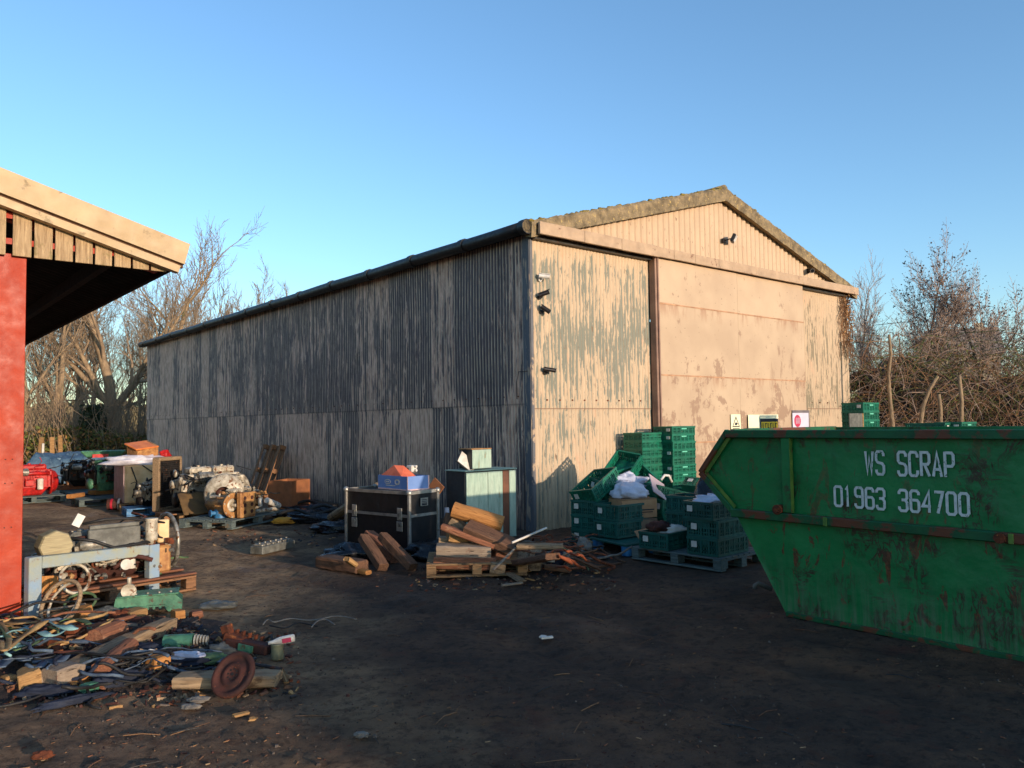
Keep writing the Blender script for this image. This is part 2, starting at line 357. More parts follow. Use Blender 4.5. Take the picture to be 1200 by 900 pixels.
        cc=n.mix(n.mth('MULTIPLY',n.step(n.mth('ABSOLUTE',n.mth('SUBTRACT',z,1.8)),.014,.0,0,1.),n.step(z,3.,2.9)),cc,C(120,88,64))
        cc=n.mix(n.mth('MULTIPLY',n.step(z,.9,.0,0,.65),n.step(st,.3,.6)),cc,C(120,110,90))
        if groove: cc=n.mix(n.mth('MULTIPLY',n.step(rid,-.5,-.98),groove),cc,C(132,106,82))  # dirt tone in the valleys, also painted in as rib shadows
        return n.fin(cc,.6,0.,st2,.35,.004)
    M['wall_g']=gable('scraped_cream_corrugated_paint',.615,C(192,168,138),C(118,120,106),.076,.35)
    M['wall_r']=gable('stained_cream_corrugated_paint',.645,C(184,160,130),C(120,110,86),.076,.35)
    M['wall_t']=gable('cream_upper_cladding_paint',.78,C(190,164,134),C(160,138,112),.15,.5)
    # ---- flat sliding doors
    n=NT('patched_cream_door_paint'); o=n.sep(n.tc.outputs['Object']); x,y,z=o[0],o[1],o[2]
    a=n.noise(n.co((1,1,1)),2.2,8,.72,.3); b=n.noise(n.co((2,1,.8)),5.,6,.7)
    cb=n.mix(n.step(n.noise(n.co((1,1,1)),1.2,5),.35,.65),C(188,164,136),C(174,150,124))
    low=n.step(z,3.2,1.4,0,.085)
    pt=n.step(n.mth('ADD',n.mth('ADD',n.mth('MULTIPLY',a,.7),n.mth('MULTIPLY',b,.3)),low),.60,.62)
    right=n.mth('MULTIPLY',n.step(x,6.1,6.35),n.step(x,7.1,6.8)); blot=n.step(n.noise(n.co((3.2,1,.7),loc=(3,0,1)),1.5,5,.7),.55,.57)
    pt=n.mth('MAXIMUM',pt,n.mth('MULTIPLY',n.mth('MULTIPLY',right,blot),n.step(z,3.6,3.3)))
    cc=n.mix(n.mth('MULTIPLY',pt,.85),cb,C(146,118,96))
    sp=n.step(n.noise(n.co((1,1,1.6),loc=(8,0,0)),9.,5,.75),.655,.675); cc=n.mix(n.mth('MULTIPLY',sp,.9),cc,C(112,94,74))
    dr=n.step(n.noise(n.comb(n.mth('MULTIPLY',x,9.),3.,n.mth('MULTIPLY',z,.7)),1.,5,.7),.62,.72,0,.35); cc=n.mix(dr,cc,C(150,122,96))
    for zj in (1.2,2.37,3.6):
        dz=n.mth('SUBTRACT',zj,z); bl=n.mth('MULTIPLY',n.step(dz,.28,.0),n.step(dz,-.03,.0)); bl=n.mth('MULTIPLY',bl,n.step(n.noise(n.comb(n.mth('MULTIPLY',x,7.),zj,n.mth('MULTIPLY',z,1.5)),1.,6,.7),.50,.62,0,.7)); cc=n.mix(bl,cc,C(150,108,80))
    M['door']=n.fin(cc,.55,0.,a,.3,.01)
    # ---- skip paint
    n=NT('scratched_green_skip_paint'); co=n.co((1,1,1))
    cb=n.mix(n.step(n.noise(co,2.2,5,.6),.3,.7),C(10,122,64),C(8,100,52))
    cb=n.mix(n.step(n.noise(n.co((1,5,1.2)),3.,6,.7),.55,.75,0,.6),cb,C(24,84,50))
    o=n.sep(n.tc.outputs['Object']); z=o[2]
    a=n.noise(n.co((1,2.6,1.),rot=(.6,0,0)),2.8,9,.68,1.2); 
    scr=n.step(n.mth('ABSOLUTE',n.mth('SUBTRACT',n.noise(n.co((1,3.,1.3),rot=(.9,0,0)),3.,5,.7,1.5),.5)),.045,.02)
    scr=n.mth('MULTIPLY',scr,n.step(n.noise(co,2.3,3),.52,.60))
    scr2=n.step(n.mth('ABSOLUTE',n.mth('SUBTRACT',n.noise(n.co((1,1.2,4.),rot=(-.4,0,0)),2.6,4,.7,1.),.5)),.035,.015)
    scr2=n.mth('MULTIPLY',scr2,n.step(n.noise(n.co((1,1,1),loc=(5,2,1)),2.,3),.56,.64))
    ru=n.step(a,.575,.60); ru=n.mth('MULTIPLY',ru,n.step(z,1.0,.75,.5,1.))
    cc=n.mix(n.mth('MULTIPLY',ru,.85),cb,n.mix(n.step(n.noise(co,30,4),.4,.6),C(112,48,32),C(70,34,26)))
    cc=n.mix(n.mth('MULTIPLY',n.mth('MAXIMUM',scr,scr2),.9),cc,C(52,30,24))
    strk=n.mth('MULTIPLY',n.step(n.noise(n.comb(0.,n.mth('MULTIPLY',o[1],24.),n.mth('MULTIPLY',z,1.5)),1.,5,.7),.42,.68,0,.75),n.step(z,.5,.05))
    cc=n.mix(strk,cc,C(98,116,92))
    M['skip']=n.fin(cc,.42,0.,n.mth('ADD',n.noise(co,2.0,3),n.mth('MULTIPLY',n.noise(co,9.,3),.25)),.5,.05,.5)
    M['skiprim']=mat('rusting_green_rim_paint',C(20,92,52),C(14,66,40),5,.5,0,.4,40,c3=C(98,56,36),t3=.5,s3=5,w3=.06)
    M['skipedge']=mat('sunlit_green_edge_paint',C(104,132,56),C(64,104,44),8,.5,0,.3,40,c3=C(98,56,36),t3=.6,s3=8)  # yellow-green stands for sunlight on the green skip edges
    # ---- ground
    n=NT('oily_yard_dirt'); g=n.tc.outputs['Object']; o=n.sep(g); x,y=o[0],o[1]
    def nz(sc,det=6,ro=.6,loc=(0,0,0),stx=(1,1,1)): return n.noise(n.co(stx,loc=loc),sc,det,ro)
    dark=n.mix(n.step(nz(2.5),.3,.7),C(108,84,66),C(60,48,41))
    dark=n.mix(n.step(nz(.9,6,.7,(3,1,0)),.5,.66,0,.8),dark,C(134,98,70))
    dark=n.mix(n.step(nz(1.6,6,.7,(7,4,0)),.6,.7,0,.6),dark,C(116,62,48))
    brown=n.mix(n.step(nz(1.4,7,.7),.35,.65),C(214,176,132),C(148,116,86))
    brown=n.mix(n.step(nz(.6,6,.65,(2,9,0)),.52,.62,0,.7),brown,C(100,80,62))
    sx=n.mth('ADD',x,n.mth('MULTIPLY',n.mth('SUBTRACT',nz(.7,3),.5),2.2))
    # brown yard to the left, sunlit lightening painted in: line running away along the long wall
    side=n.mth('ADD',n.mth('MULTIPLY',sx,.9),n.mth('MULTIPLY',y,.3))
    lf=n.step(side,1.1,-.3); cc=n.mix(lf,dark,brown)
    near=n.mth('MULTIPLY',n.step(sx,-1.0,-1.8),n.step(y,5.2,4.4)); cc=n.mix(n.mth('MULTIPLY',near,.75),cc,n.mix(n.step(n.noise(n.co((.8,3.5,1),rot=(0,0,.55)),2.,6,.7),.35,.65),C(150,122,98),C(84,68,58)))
    grs=n.step(y,26.,32.); cc=n.mix(n.mth('MULTIPLY',grs,n.step(nz(.5),.35,.6,.6,1.)),cc,C(70,72,38))
    cc=n.mix(n.step(nz(60.,3,.8),.62,.7,0,.55),cc,C(120,98,78)); cc=n.mix(n.step(nz(38.,3,.8,(1,1,0)),.62,.7,0,.6),cc,C(44,36,32))
    clod=nz(14.,8,.75); cc=n.mix(n.step(clod,.50,.60,0,.55),cc,C(34,27,24)); cc=n.mix(n.step(nz(22.,6,.8,(4,4,0)),.60,.68,0,.6),cc,C(118,90,68))
    cc=n.mix(n.mth('MULTIPLY',n.step(nz(5.,6,.7,(9,2,0)),.56,.64),.5),cc,C(96,62,44))
    wet=n.step(nz(.8,4,.6,(11,3,0)),.58,.66)
    rr=n.mth('SUBTRACT',.93,n.mth('MULTIPLY',wet,.35))
    bp=n.mth('ADD',n.mth('MULTIPLY',nz(6.,9,.78),1.3),n.mth('MULTIPLY',nz(50.,5,.8),.6))
    M['ground']=n.fin(cc,rr,0.,bp,1.,.06,.3)
mk()
# ================================================================ ground
def gz(x,y):
    z=-.014+.014*mn.noise(V(x*1.1,y*1.1,0))+.010*mn.noise(V(x*4,y*4,3))
    if x*x+y*y<196:
        z+=.008*mn.noise(V(x*13,y*13,1))+.0045*mn.noise(V(x*38,y*38,1)); k=mn.noise(V(x*7,y*7,6)); z+=.010*max(0,k-.1)
    u=x*.766+y*.643
    for c in (3.6,5.3,4.6,6.4):                 # wheel ruts with lug marks
        d=u-c-.5*mn.noise(V(y*.12,c,0)); z-=(.020-.008*math.sin(y*30+x*9+abs(d)*25))*math.exp(-(d/.14)**2)-.012*math.exp(-((abs(d)-.26)/.08)**2)
    return z
def ground():
    b=MB(); rs=[0.]; r=1.2
    while r<70: rs.append(r); r*=1.0115 if r<16 else 1.04
    rs+=[90,130,200,320,520,900]
    A=[]; a=-180.
    while a<180.: A.append(a); a+= .28 if -38<a<38 else 4.
    vs=[];nA=len(A)
    for r in rs:
        for a in A:
            x=r*math.sin(R(a)); y=r*math.cos(R(a)); z=gz(x,y) if 1<r<40 and -45<a<45 else -.012
            if y>26: z+=min(.6,(y-26)*.02)
            vs.append((x,y,z))
    fs=[]
    for i in range(1,len(rs)-1):
        for k in range(nA):
            k2=(k+1)%nA; fs.append((i*nA+k,i*nA+k2,(i+1)*nA+k2,(i+1)*nA+k))
    for k in range(nA): fs.append((0,nA+k,nA+(k+1)%nA))
    b.add(vs,fs,None,True); b.build('ground',M['ground'],kind='structure',normals=False)
ground()
# ================================================================ corrugated shed
def corr(b,fn,u0,u1,zlo,zhi,pitch=.076,amp=.009,per=8,lap=.66,nz=1,dent=0.):
    """sheet in the u-z plane; fn(u,z,off)->xyz ; zhi may be a function of u"""
    N=int(round((u1-u0)/pitch*per)); vs=[];fs=[]
    for i in range(N+1):
        u=u0+(u1-u0)*i/N
        off=amp*math.sin(2*PI*u/pitch)+.004*((u/lap)%1.)
        zh=zhi(u) if callable(zhi) else zhi
        for j in range(nz+1):
            z=zlo+(zh-zlo)*j/nz
            o2=off+(dent*mn.noise(V(u*.6,z*.8,2)) if dent else 0)
            vs.append(fn(u,z,o2))
    W=nz+1
    for i in range(N):
        for j in range(nz): fs.append((i*W+j,(i+1)*W+j,(i+1)*W+j+1,i*W+j+1))
    b.add(vs,fs,None,True)
ROOT=thing('corrugated_shed','large corrugated shed with peeling blue-grey long wall and sunlit cream gable doors','shed',S(0,0),A40)
SL=.284; EZ=4.42; RX=4.8; LEN=20.; WID=9.6
def rake(x): return EZ+SL*(RX-abs(x-RX))
b=MB(); corr(b,lambda u,z,o:(-o-.008,u,z),.1,LEN,1.85,4.42,nz=4,amp=.012,dent=.02); corr(b,lambda u,z,o:(-o,u,z),.1,LEN,-.03,1.87,nz=4,amp=.012,dent=.02)
b.build('long_wall',M['wall_l'],ROOT,'peeling blue-grey corrugated long wall')
b=MB(); b.box((-.022,.07,2.2),(.03,.16,4.44),bev=.006); b.box((-.002,-.012,2.2),(.05,.02,4.4)); b.build('corner_flashing',mat('blue_grey_flashing',C(104,104,106),C(78,80,86),4,.7,0,.3,30,stretch=(1,4,.6),c3=C(168,146,122),t3=.54,s3=4),ROOT)
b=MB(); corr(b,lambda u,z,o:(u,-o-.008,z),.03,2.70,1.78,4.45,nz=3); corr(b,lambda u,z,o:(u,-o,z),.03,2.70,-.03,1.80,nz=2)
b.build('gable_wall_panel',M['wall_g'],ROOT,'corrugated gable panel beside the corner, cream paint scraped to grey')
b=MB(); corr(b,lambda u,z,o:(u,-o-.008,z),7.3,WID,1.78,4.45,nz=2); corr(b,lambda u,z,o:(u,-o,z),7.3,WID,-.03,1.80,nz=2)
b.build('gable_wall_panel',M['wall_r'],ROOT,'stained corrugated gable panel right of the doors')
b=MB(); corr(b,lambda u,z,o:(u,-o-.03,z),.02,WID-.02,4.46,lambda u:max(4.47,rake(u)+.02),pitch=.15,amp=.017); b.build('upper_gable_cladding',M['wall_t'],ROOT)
b=MB(); b.box((WID,LEN/2,2.2),(.03,LEN,4.4)); b.box((WID/2,LEN,2.2),(WID,.03,4.4)); b.prism([(0,4.4),(WID,4.4),(RX,rake(RX))],LEN-.01,LEN+.01); b.build('rear_cladding',M['roofdark'],ROOT)
# screws along the laps
b=MB()
for k in range(60): b.cyl((-.012,.3+k*.33,1.99),(-.026,.3+k*.33,1.99),.011,n=6)
for k in range(9): b.cyl((.28+k*.265,-.01,1.93),(.28+k*.265,-.028,1.93),.013,n=6)
for k in range(6): b.cyl((7.6+k*.33,-.01,1.93),(7.6+k*.33,-.028,1.93),.013,n=6)
b.build('fixing_screws',M['rust'],ROOT)
# doors : two leaves hung proud of the wall
for k,(a,c) in enumerate(((2.75,5.09),(5.11,7.48))):
    b=MB(); z0=.05; off=-.14+.012*k
    for z1 in (1.2,2.37,3.6,4.38):
        b.box(((a+c)/2,off+.002*((z1*7)%2),(z0+z1)/2),(c-a,.035,z1-z0-.008),bev=.004); z0=z1
    d=b.build('sliding_door',M['door'],ROOT)
    for z1 in (1.2,2.37,3.6):
        b=MB(); b.box(((a+c)/2,off-.0205,z1),(c-a-.02,.004,.022)); b.build('sheet_joint',mat('rusty_joint_strip',C(190,146,110),C(150,112,84),8,.7),d)
b=MB(); b.box((2.705,-.10,2.2),(.055,.13,4.36),bev=.006); b.box((2.735,-.175,2.2),(.03,.03,4.34)); b.build('door_edge_post',mat('brown_door_edge',C(150,120,102),C(120,94,82),4,.7,0,.3,30),ROOT)
# track beam
b=MB(); zb=4.46
xs=[(-.03,.9),(.905,1.75),(1.755,2.70),]
for i,(a,c) in enumerate(xs): b.box(((a+c)/2,-.24,zb-.004*i),(c-a,.05,.185),bev=.006)
b.build('track_beam',M['beam'],ROOT,'deep pinkish board over the left gable panel')
b=MB()
for i,(a,c) in enumerate(((2.705,3.1),(3.105,3.7),(3.705,4.4),(4.405,5.6),(5.605,7.2),(7.205,WID+.12))): b.box(((a+c)/2,-.225,zb-.006+.003*(i%2)),(c-a,.05,.165),bev=.006)
b.build('track_beam',M['beam'],ROOT,'shallower board above the sliding doors')
b=MB(); b.box((WID/2,-.11,zb+.05),(WID+.05,.2,.012)); b.box((WID/2,-.06,4.36),(WID,.1,.06)); b.build('track_rail',M['darksteel'],ROOT)
# roof
def roofsheet(sgn):
    b=MB(); N=int((LEN+.3)/.146*6); vs=[];fs=[]
    e=-.10 if sgn<0 else WID+.17
    for i in range(N+1):
        y=-.12+(LEN+.3)*i/N; o=.025*math.sin(2*PI*y/.146)
        for j in range(7):
            t=j/6; x=e+(RX-e)*t; vs.append((x,y,rake(x)+.12+o+(.012 if j%2 else 0)))
    for i in range(N):
        for j in range(6): fs.append((i*7+j,(i+1)*7+j,(i+1)*7+j+1,i*7+j+1))
    b.add(vs,fs,None,True); n=len(vs); b.add([(x,y,z-.012) for x,y,z in vs],fs,None,True)
    return b.build('roof_slope',M['roofdark'],ROOT)
roofsheet(-1); roofsheet(1)
b=MB(); b.tube([(RX,-.15+k*1.0,rake(RX)+.15) for k in range(22)],.09,10); b.build('ridge_capping',M['asb'],ROOT)
for sg in (-1,1):
    b=MB(); e=-.12 if sg<0 else WID+.2; N=150; vs=[]
    for i in range(N+1):
        t=i/N; x=e+(RX-e)*t; zt=rake(x)+.165; 
        w=.012*mn.noise(V(x*6,0,sg))+.01*mn.noise(V(x*17,3,sg)); w2=.006*mn.noise(V(x*9,8,sg))
        sheet=.012*((abs(x-e)/1.5)%1.)
        vs+=[(x,-.17-sheet,zt-.235+w2),(x,-.185-sheet,zt-.02+w),(x,-.15-sheet,zt+.02+w*1.5),(x,-.04,zt+.02+w),(x,-.04,zt-.2)]
    fs=[(i*5+k,i*5+(k+1)%5,(i+1)*5+(k+1)%5,(i+1)*5+k) for i in range(N) for k in range(5)]+[(0,1,2,3,4),tuple(N*5+k for k in range(5))]
    b.add(vs,fs,None,False); v=b.build('verge',M['asb'],ROOT)
    b=MB(); r2=random.Random(5+sg)
    for k in range(60):
        x=e+(RX-e)*r2.random(); s_=.02+.03*r2.random(); b.blob((x,-.15+.1*r2.random(),rake(x)+.18),(s_*2.2,s_*1.6,s_*1.1),k,.4,1.5,8,5,False)
    b.build('moss',mat('roof_moss',C(140,122,52),C(96,84,42),20,.95,0,.6,90),v)
# gutter, in lengths with collars
b=MB()
pts=[]
for k in range(0,41): y=-.1+k*.5075; pts.append((-.18,y,4.475-.006*math.sin(k*.9)-.02*(k/40)))
b.tube(pts,.095,12); g=b.build('gutter',M['gutter'],ROOT)
for k in range(0,41,3):
    b=MB(); p=pts[k]; b.cyl((p[0],p[1]-.06,p[2]),(p[0],p[1]+.06,p[2]),.112,n=12); b.build('gutter_collar',M['gutter'],g)
b=MB(); b.cyl((-.18,-.16,4.475),(-.18,-.10,4.475),.10,n=12); b.build('gutter_end_cap',mat('mossy_end_cap',C(160,140,104),C(110,96,72),20,.8),g)
b=MB(); b.box((-.06,LEN/2,4.50),(.05,LEN+.1,.16)); b.build('eaves_board',M['gutter'],ROOT)
# cable on the long wall near the corner
b=MB(); b.tube([(-.03,.02,2.36),(-.05,.25,2.36),(-.05,.3,2.2),(-.045,.3,1.95)],.006,5); b.build('wall_cable',M['rubber'],ROOT)
# ---- cameras and lamps
def cctv(x,z,label,shell,yaw,pitch=-.25,L=.15,r=.034):
    t=thing('security_camera',label,'security camera',S(x,-.022,z),A40,'security cameras on the gable')
    b=MB(); b.cyl((0,0,-.02),(0,-.02,-.02),.035,n=12); b.tube([(0,-.02,-.02),(0,-.06,-.025),(0,-.08,-.0)],.011,6); b.build('bracket',M[shell],t)
    d=V(math.sin(yaw)*math.cos(pitch),-math.cos(yaw)*math.cos(pitch),math.sin(pitch)); c=V(0,-.085,.02)
    b=MB(); b.cyl(c-d*L*.45,c+d*L*.55,r,n=14); b.cyl(c+d*L*.5,c+d*L*.62,r*1.05,r*1.12,n=14); b.bar(c-d*L*.4+V(0,0,r),c+d*L*.72+V(0,0,r),r*2.1,.006); sh_=b.build('camera_body',M[shell],t)
    b=MB(); b.cyl(c+d*L*.6,c+d*L*.635,r*.75,n=12); b.build('lens',M['glass'],t)
cctv(.16,3.76,'white bullet camera, highest of the four beside the shed corner','camw',1.0,-.1)
cctv(.15,3.49,'black hooded camera just below the white bullet camera','camb',.9,.35)
cctv(.18,3.27,'dark camera third from the top, angled downward beside the shed corner','camb',.9,-.6)
cctv(.24,2.36,'lone dark camera halfway down the gable near the corner','camb',1.1,-.15,.17,.03)
cctv(7.86,4.72,'small dark camera on the upper cladding near the right eave','camb',-.6,-.2,.2,.045)
t=thing('floodlight','white square floodlight on the upper gable cladding below the ridge','floodlight',S(4.92,-.05,4.99),A40)
b=MB(); b.box((-.1,-.02,-.02),(.07,.05,.09),bev=.006); b.tube([(-.1,-.03,-.02),(-.06,-.12,0),(0,-.14,.02)],.012,6); b.build('bracket',M['camb'],t)
Rm=Matrix.Rotation(.5,4,'Z')@Matrix.Rotation(.45,4,'X')
b=MB(); b.box((.03,-.15,.02),(.2,.06,.16),Rm,bev=.012); b.build('housing',M['camb'],t)
b=MB(); b.box((.05,-.183,.006),(.17,.012,.13),Rm,bev=.004); b.build('lens_panel',M['camw'],t)
# ---- signs
def sign(x0,x1,z0,z1,name,label,m,yy=-.175):
    t=thing(name,label,'sign',S((x0+x1)/2,yy,(z0+z1)/2),A40); b=MB(); b.box((0,0,0),(x1-x0,.008,z1-z0),bev=.003); b.build('board',M[m],t); return t
t=sign(4.74,5.05,1.24,1.69,'warning_sign','narrow pale yellow warning sign with black triangle on the sliding door','signw')
b=MB(); y=-.0065
tri=[(0,.19),(-.12,-.01),(.12,-.01)]; tri2=[(0,.155),(-.093,.008),(.093,.008)]
vs=[(p[0],y,p[1]) for p in tri+tri2]; b.add(vs,[(0,1,4,3),(1,2,5,4),(2,0,3,5)]); b.add([(-.045,y,.03),(.01,y,.02),(.055,y,.045),(.03,y,.07),(-.02,y,.075)],[(0,1,2,3,4)]); b.box((0,y+.001,-.035),(.22,.001,.012)); b.build('warning_triangle',M['signk'],t,normals=False)
t=sign(5.3,6.34,1.1,1.68,'notice_board','wide cream notice board with black and yellow panel on the sliding door','signw')
b=MB(); b.box((.19,-.0055,.0),(.64,.003,.42)); p_=b.build('dark_panel',M['signk'],t)
b=MB(); b.box((.19,-.0085,-.03),(.56,.003,.36)); p_=b.build('yellow_panel',M['signy'],t)
b=MB()
r2=random.Random(2)
for i,w in enumerate((.05,.035,.05,.05,.03,.05)): x=-.04+i*.088; b.box((x,-.0115,.07),(w*.4,.003,.11)); b.box((x+.022,-.0115,.07+(.045 if i%2 else -.04)),(.034,.003,.022))
b.build('panel_lettering',M['signk'],t)
t=sign(6.88,7.5,1.1,1.71,'pinned_notice','pale grey notice with crimson round emblem, right of the cream notice board','signp',-.17)
b=MB(); b.cyl((-.13,-.0045,.14),(-.13,-.0065,.14),.125,n=20); e=b.build('round_emblem',M['signr'],t)
b=MB()
for k in range(5): b.box((-.19+k*.032,-.0085,.14+.01*(k%2)),(.010,.003,.12))
b.build('emblem_detail',M['signp'],e)
b=MB(); b.box((.03,.006,.06),(.66,.004,.6),.0); b.build('backing_sheet',mat('grey_backing_film',C(120,110,110),C(96,88,90),4,.5),t)
# dead creeper on the right corner of the gable
b=MB(); r2=random.Random(11)
for k in range(30):
    x=9.2+.5*r2.random(); z=4.35-r2.random()*.1; p=[(x,-.05,z)]
    for i in range(12): x+=r2.uniform(-.06,.06); x=min(9.72,max(9.0,x)); z-=r2.uniform(.03,.18); p.append((x,-.04-.08*r2.random(),z))
    b.tube(p,.006,3,cap=False)
c_=thing('dead_creeper','dried brown creeper hanging on the right end of the gable','creeper',S(0,0),A40)
b.build('stems',M['cane'],c_,normals=False)
b=MB()
for k in range(380):
    x=9.2+.5*r2.random()**.6; z=4.4-1.1*r2.random()**1.6; s_=.012+.02*r2.random(); p=V(x,-.05-.12*r2.random(),z)
    a,c2=[V(r2.uniform(-1,1),r2.uniform(-1,1),r2.uniform(-1,1)).normalized()*s_ for _ in (0,1)]; b.add([p-a,p+c2,p+a,p-c2],[(0,1,2,3)])
b.build('dry_leaves',mat('dry_russet_leaves',C(168,128,84),C(128,92,58),6,.85),c_,normals=False)
# ================================================================ open barn on the left
LB=thing('open_fronted_barn','open red-framed barn at the left edge with a cream roof fascia over gapped timber boards','barn',G(24.5,726),A40)
def lr(x): return 3.08+.287*(1.22-x)      # underside of roof
def ipost(x,y,h,nm='steel_post'):
    b=MB(); b.box((x-.14,y+.012,h/2),(.28,.02,h),bev=.003); b.box((x-.14,y+.212,h/2),(.28,.02,h),bev=.003); b.box((x-.14,y+.112,h/2),(.014,.18,h-.01)); b.box((x-.14,y+.11,.010),(.29,.26,.02))
    o=b.build(nm,M['redpost'],LB)
    b=MB()
    for z in (1.35,1.15,.78): 
        for dx in (-.1,-.05): b.cyl((x-.03+dx,y+.004,z),(x-.03+dx,y-.002,z),.006,n=6)
    b.build('bolt',M['rustdark'],o)
for k in range(4): ipost(0,k*4.6,3.10 if k==0 else 3.40)
for k in range(4): ipost(-5.5,k*4.6,4.6)
b=MB(); b.bar((-6.,.1,lr(-6)-.12),(1.1,.1,3.16),.1,.16); b.build('rafter',M['redpost'],LB)
for k in range(9):                                    # gapped boards
    x=-.045-.155+k*.158; z1=lr(x)+.02
    if k==0: x-=.03
    b=MB(); b.box((x,-.045,(3.075+z1)/2),(.138,.024,z1-3.075),bev=.003); b.build('gable_board',M['board'],LB)
for k in range(8):
    x=-.4-k*.165; z1=lr(x)+.02; b=MB(); b.box((x,-.045,(3.075+z1)/2),(.138,.024,z1-3.075),bev=.003); b.build('gable_board',M['board'],LB)
b=MB(); b.box((-.1,-.022,3.20),(2.6,.02,.05)); b.box((-.5,-.022,3.42),(1.9,.02,.05)); b.build('board_rail',M['redpost'],LB)
b=MB(); sl=-.287
def slope(yc,yw,zo,h,x0=-6.,x1=1.26,bend=0.):
    b.prism([(x0,lr(x0)+zo),(x1,lr(x1)+zo),(x1+bend,lr(x1)+zo+h),(x0,lr(x0)+zo+h)],yc-yw/2,yc+yw/2)
slope(-.13,.10,.075,.20,bend=.05); b.build('verge_fascia',M['barge'],LB,'deep cream upper fascia')
b=MB(); slope(-.11,.05,.045,.03); b.build('fascia_shadow_gap',M['wood_dark'],LB)
b=MB(); slope(-.12,.085,-.02,.065,x1=1.21,bend=.02); b.build('lower_fascia',M['barge'],LB)
def roofs(zo,mname,nm):
    b=MB(); N=540; vs=[];fs=[]
    for i in range(N+1):
        y=-.07+13.6*i/N; o=.022*math.sin(2*PI*y/.146)
        for j,x in enumerate((-6.,-2.,1.20)): vs.append((x,y,lr(x)+zo+o))
    for i in range(N):
        for j in (0,1): fs.append((i*3+j,(i+1)*3+j,(i+1)*3+j+1,i*3+j+1))
    b.add(vs,fs,None,True); b.build(nm,M[mname],LB)
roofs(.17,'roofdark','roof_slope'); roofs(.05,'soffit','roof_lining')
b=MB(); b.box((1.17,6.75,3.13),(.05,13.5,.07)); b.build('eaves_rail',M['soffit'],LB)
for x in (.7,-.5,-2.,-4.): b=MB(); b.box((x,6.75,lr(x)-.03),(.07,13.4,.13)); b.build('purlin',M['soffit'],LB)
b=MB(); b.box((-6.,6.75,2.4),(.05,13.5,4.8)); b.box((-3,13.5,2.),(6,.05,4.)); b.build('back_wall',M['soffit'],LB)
# ================================================================ unseen barn-like block added behind the viewer, outline shaped to shade the yard
def uv(s,u,z=0.): return V(s*.725-u*.688, s*.688+u*.725, z)
OC=thing('unseen_shade_block','unseen grey block behind the viewer, shaped to shade the foreground','barn',(0,0,0))
b=MB()
prof=[(2.1,3.80),(6.2,3.96),(8.3,4.62),(10.6,4.02),(26,3.9),(26,0),(2.1,0)]
n_=len(prof); vs=[uv(s,-25,z) for s,z in prof]+[uv(s,-33,z) for s,z in prof]
b.add(vs,[tuple(range(n_)),tuple(range(2*n_-1,n_-1,-1))]+[(i,(i+1)%n_,n_+(i+1)%n_,n_+i) for i in range(n_)]); b.build('shade_block_body',M['greydark'],OC)
# ================================================================ skip
SK=thing('scrap_skip','large green scrap skip with white stencilled writing and rusty scratches, on the right','skip',G(922,722),A40)
# local: x = across (away from viewer's side), y = along, towards the far nose ; base side face at x=0
BL=2.35; W_=1.75
prof=[(0,0),(.464,.80),(.794,1.13),(.499,1.506)]
P=prof+[(-BL-.499,1.506),(-BL-.794,1.13),(-BL-.464,.80),(-BL,0)]
for xx,nm in ((0.,'side_panel'),(W_-.012,'side_panel')):
    b=MB()
    # gently dented plate made of strips
    NU,NVv=90,24; vs=[];fs=[]
    def edge(z):
        pr=prof
        for a,c in zip(pr,pr[1:]):
            if a[1]<=z<=c[1]+1e-9: return a[0]+(c[0]-a[0])*(z-a[1])/(c[1]-a[1]) if c[1]>a[1] else a[0]
        return pr[-1][0]
    for face in (0,1):
        for j in range(NVv+1):
            z=1.506*j/NVv; e=edge(z)
            for i in range(NU+1):
                y=e+(-BL-2*e)*i/NU; dn=.012*mn.noise(V(y*1.6,z*2.2,4))+.006*mn.noise(V(y*5,z*5,1))
                if j in(0,NVv) or i in (0,NU): dn=0
                vs.append((xx+(dn+.008 if xx==0 else dn)+.006*face,y,z))
    n1=(NU+1)*(NVv+1)
    for face in (0,1):
        for j in range(NVv):
            for i in range(NU): a=face*n1+j*(NU+1)+i; fs.append((a,a+1,a+NU+2,a+NU+1))
    b.add(vs,fs,None,True); side=b.build(nm,M['skip'],SK,normals=False)
for sy in (1,-1):
    b=MB(); f_=lambda p:(p[0] if sy>0 else -BL-p[0],p[1])
    for a,c in ((prof[0],prof[1]),(prof[1],prof[2])):
        p0=f_(a);p1=f_(c); b.add([(.02,p0[0],p0[1]),(W_-.02,p0[0],p0[1]),(W_-.02,p1[0],p1[1]),(.02,p1[0],p1[1])],[(0,1,2,3)])
        b.add([(.02,p0[0],p0[1]-.01),(W_-.02,p0[0],p0[1]-.01),(W_-.02,p1[0],p1[1]-.01),(.02,p1[0],p1[1]-.01)],[(3,2,1,0)])
    b.build('end_panel',M['skip'],SK)
b=MB(); b.box((W_/2,-BL/2,.01),(W_-.02,BL,.02)); b.build('floor_plate',M['skip'],SK)
b=MB()
for xx in (-.028,W_+.028):
    b.bar((xx,.50,1.474),(xx,-BL-.50,1.474),.06,.066,.006)
b.bar((0,.46,1.49),(W_,.46,1.49),.05,.05,.005); b.bar((0,-BL-.46,1.49),(W_,-BL-.46,1.49),.05,.05,.005)
b.build('top_rim',M['skiprim'],SK)
for xx in (-.022,W_+.022):
    for s_ in (1,-1):
        b=MB(); q=lambda p:(xx,p[0] if s_>0 else -BL-p[0],p[1])
        b.bar(q((.492,1.50)),q((.785,1.13)),.044,.055,.004,(1,0,0)); b.bar(q((.785,1.13)),q((.45,.80)),.044,.055,.004,(1,0,0))
        b.build('nose_flange',M['skiprim'],SK)
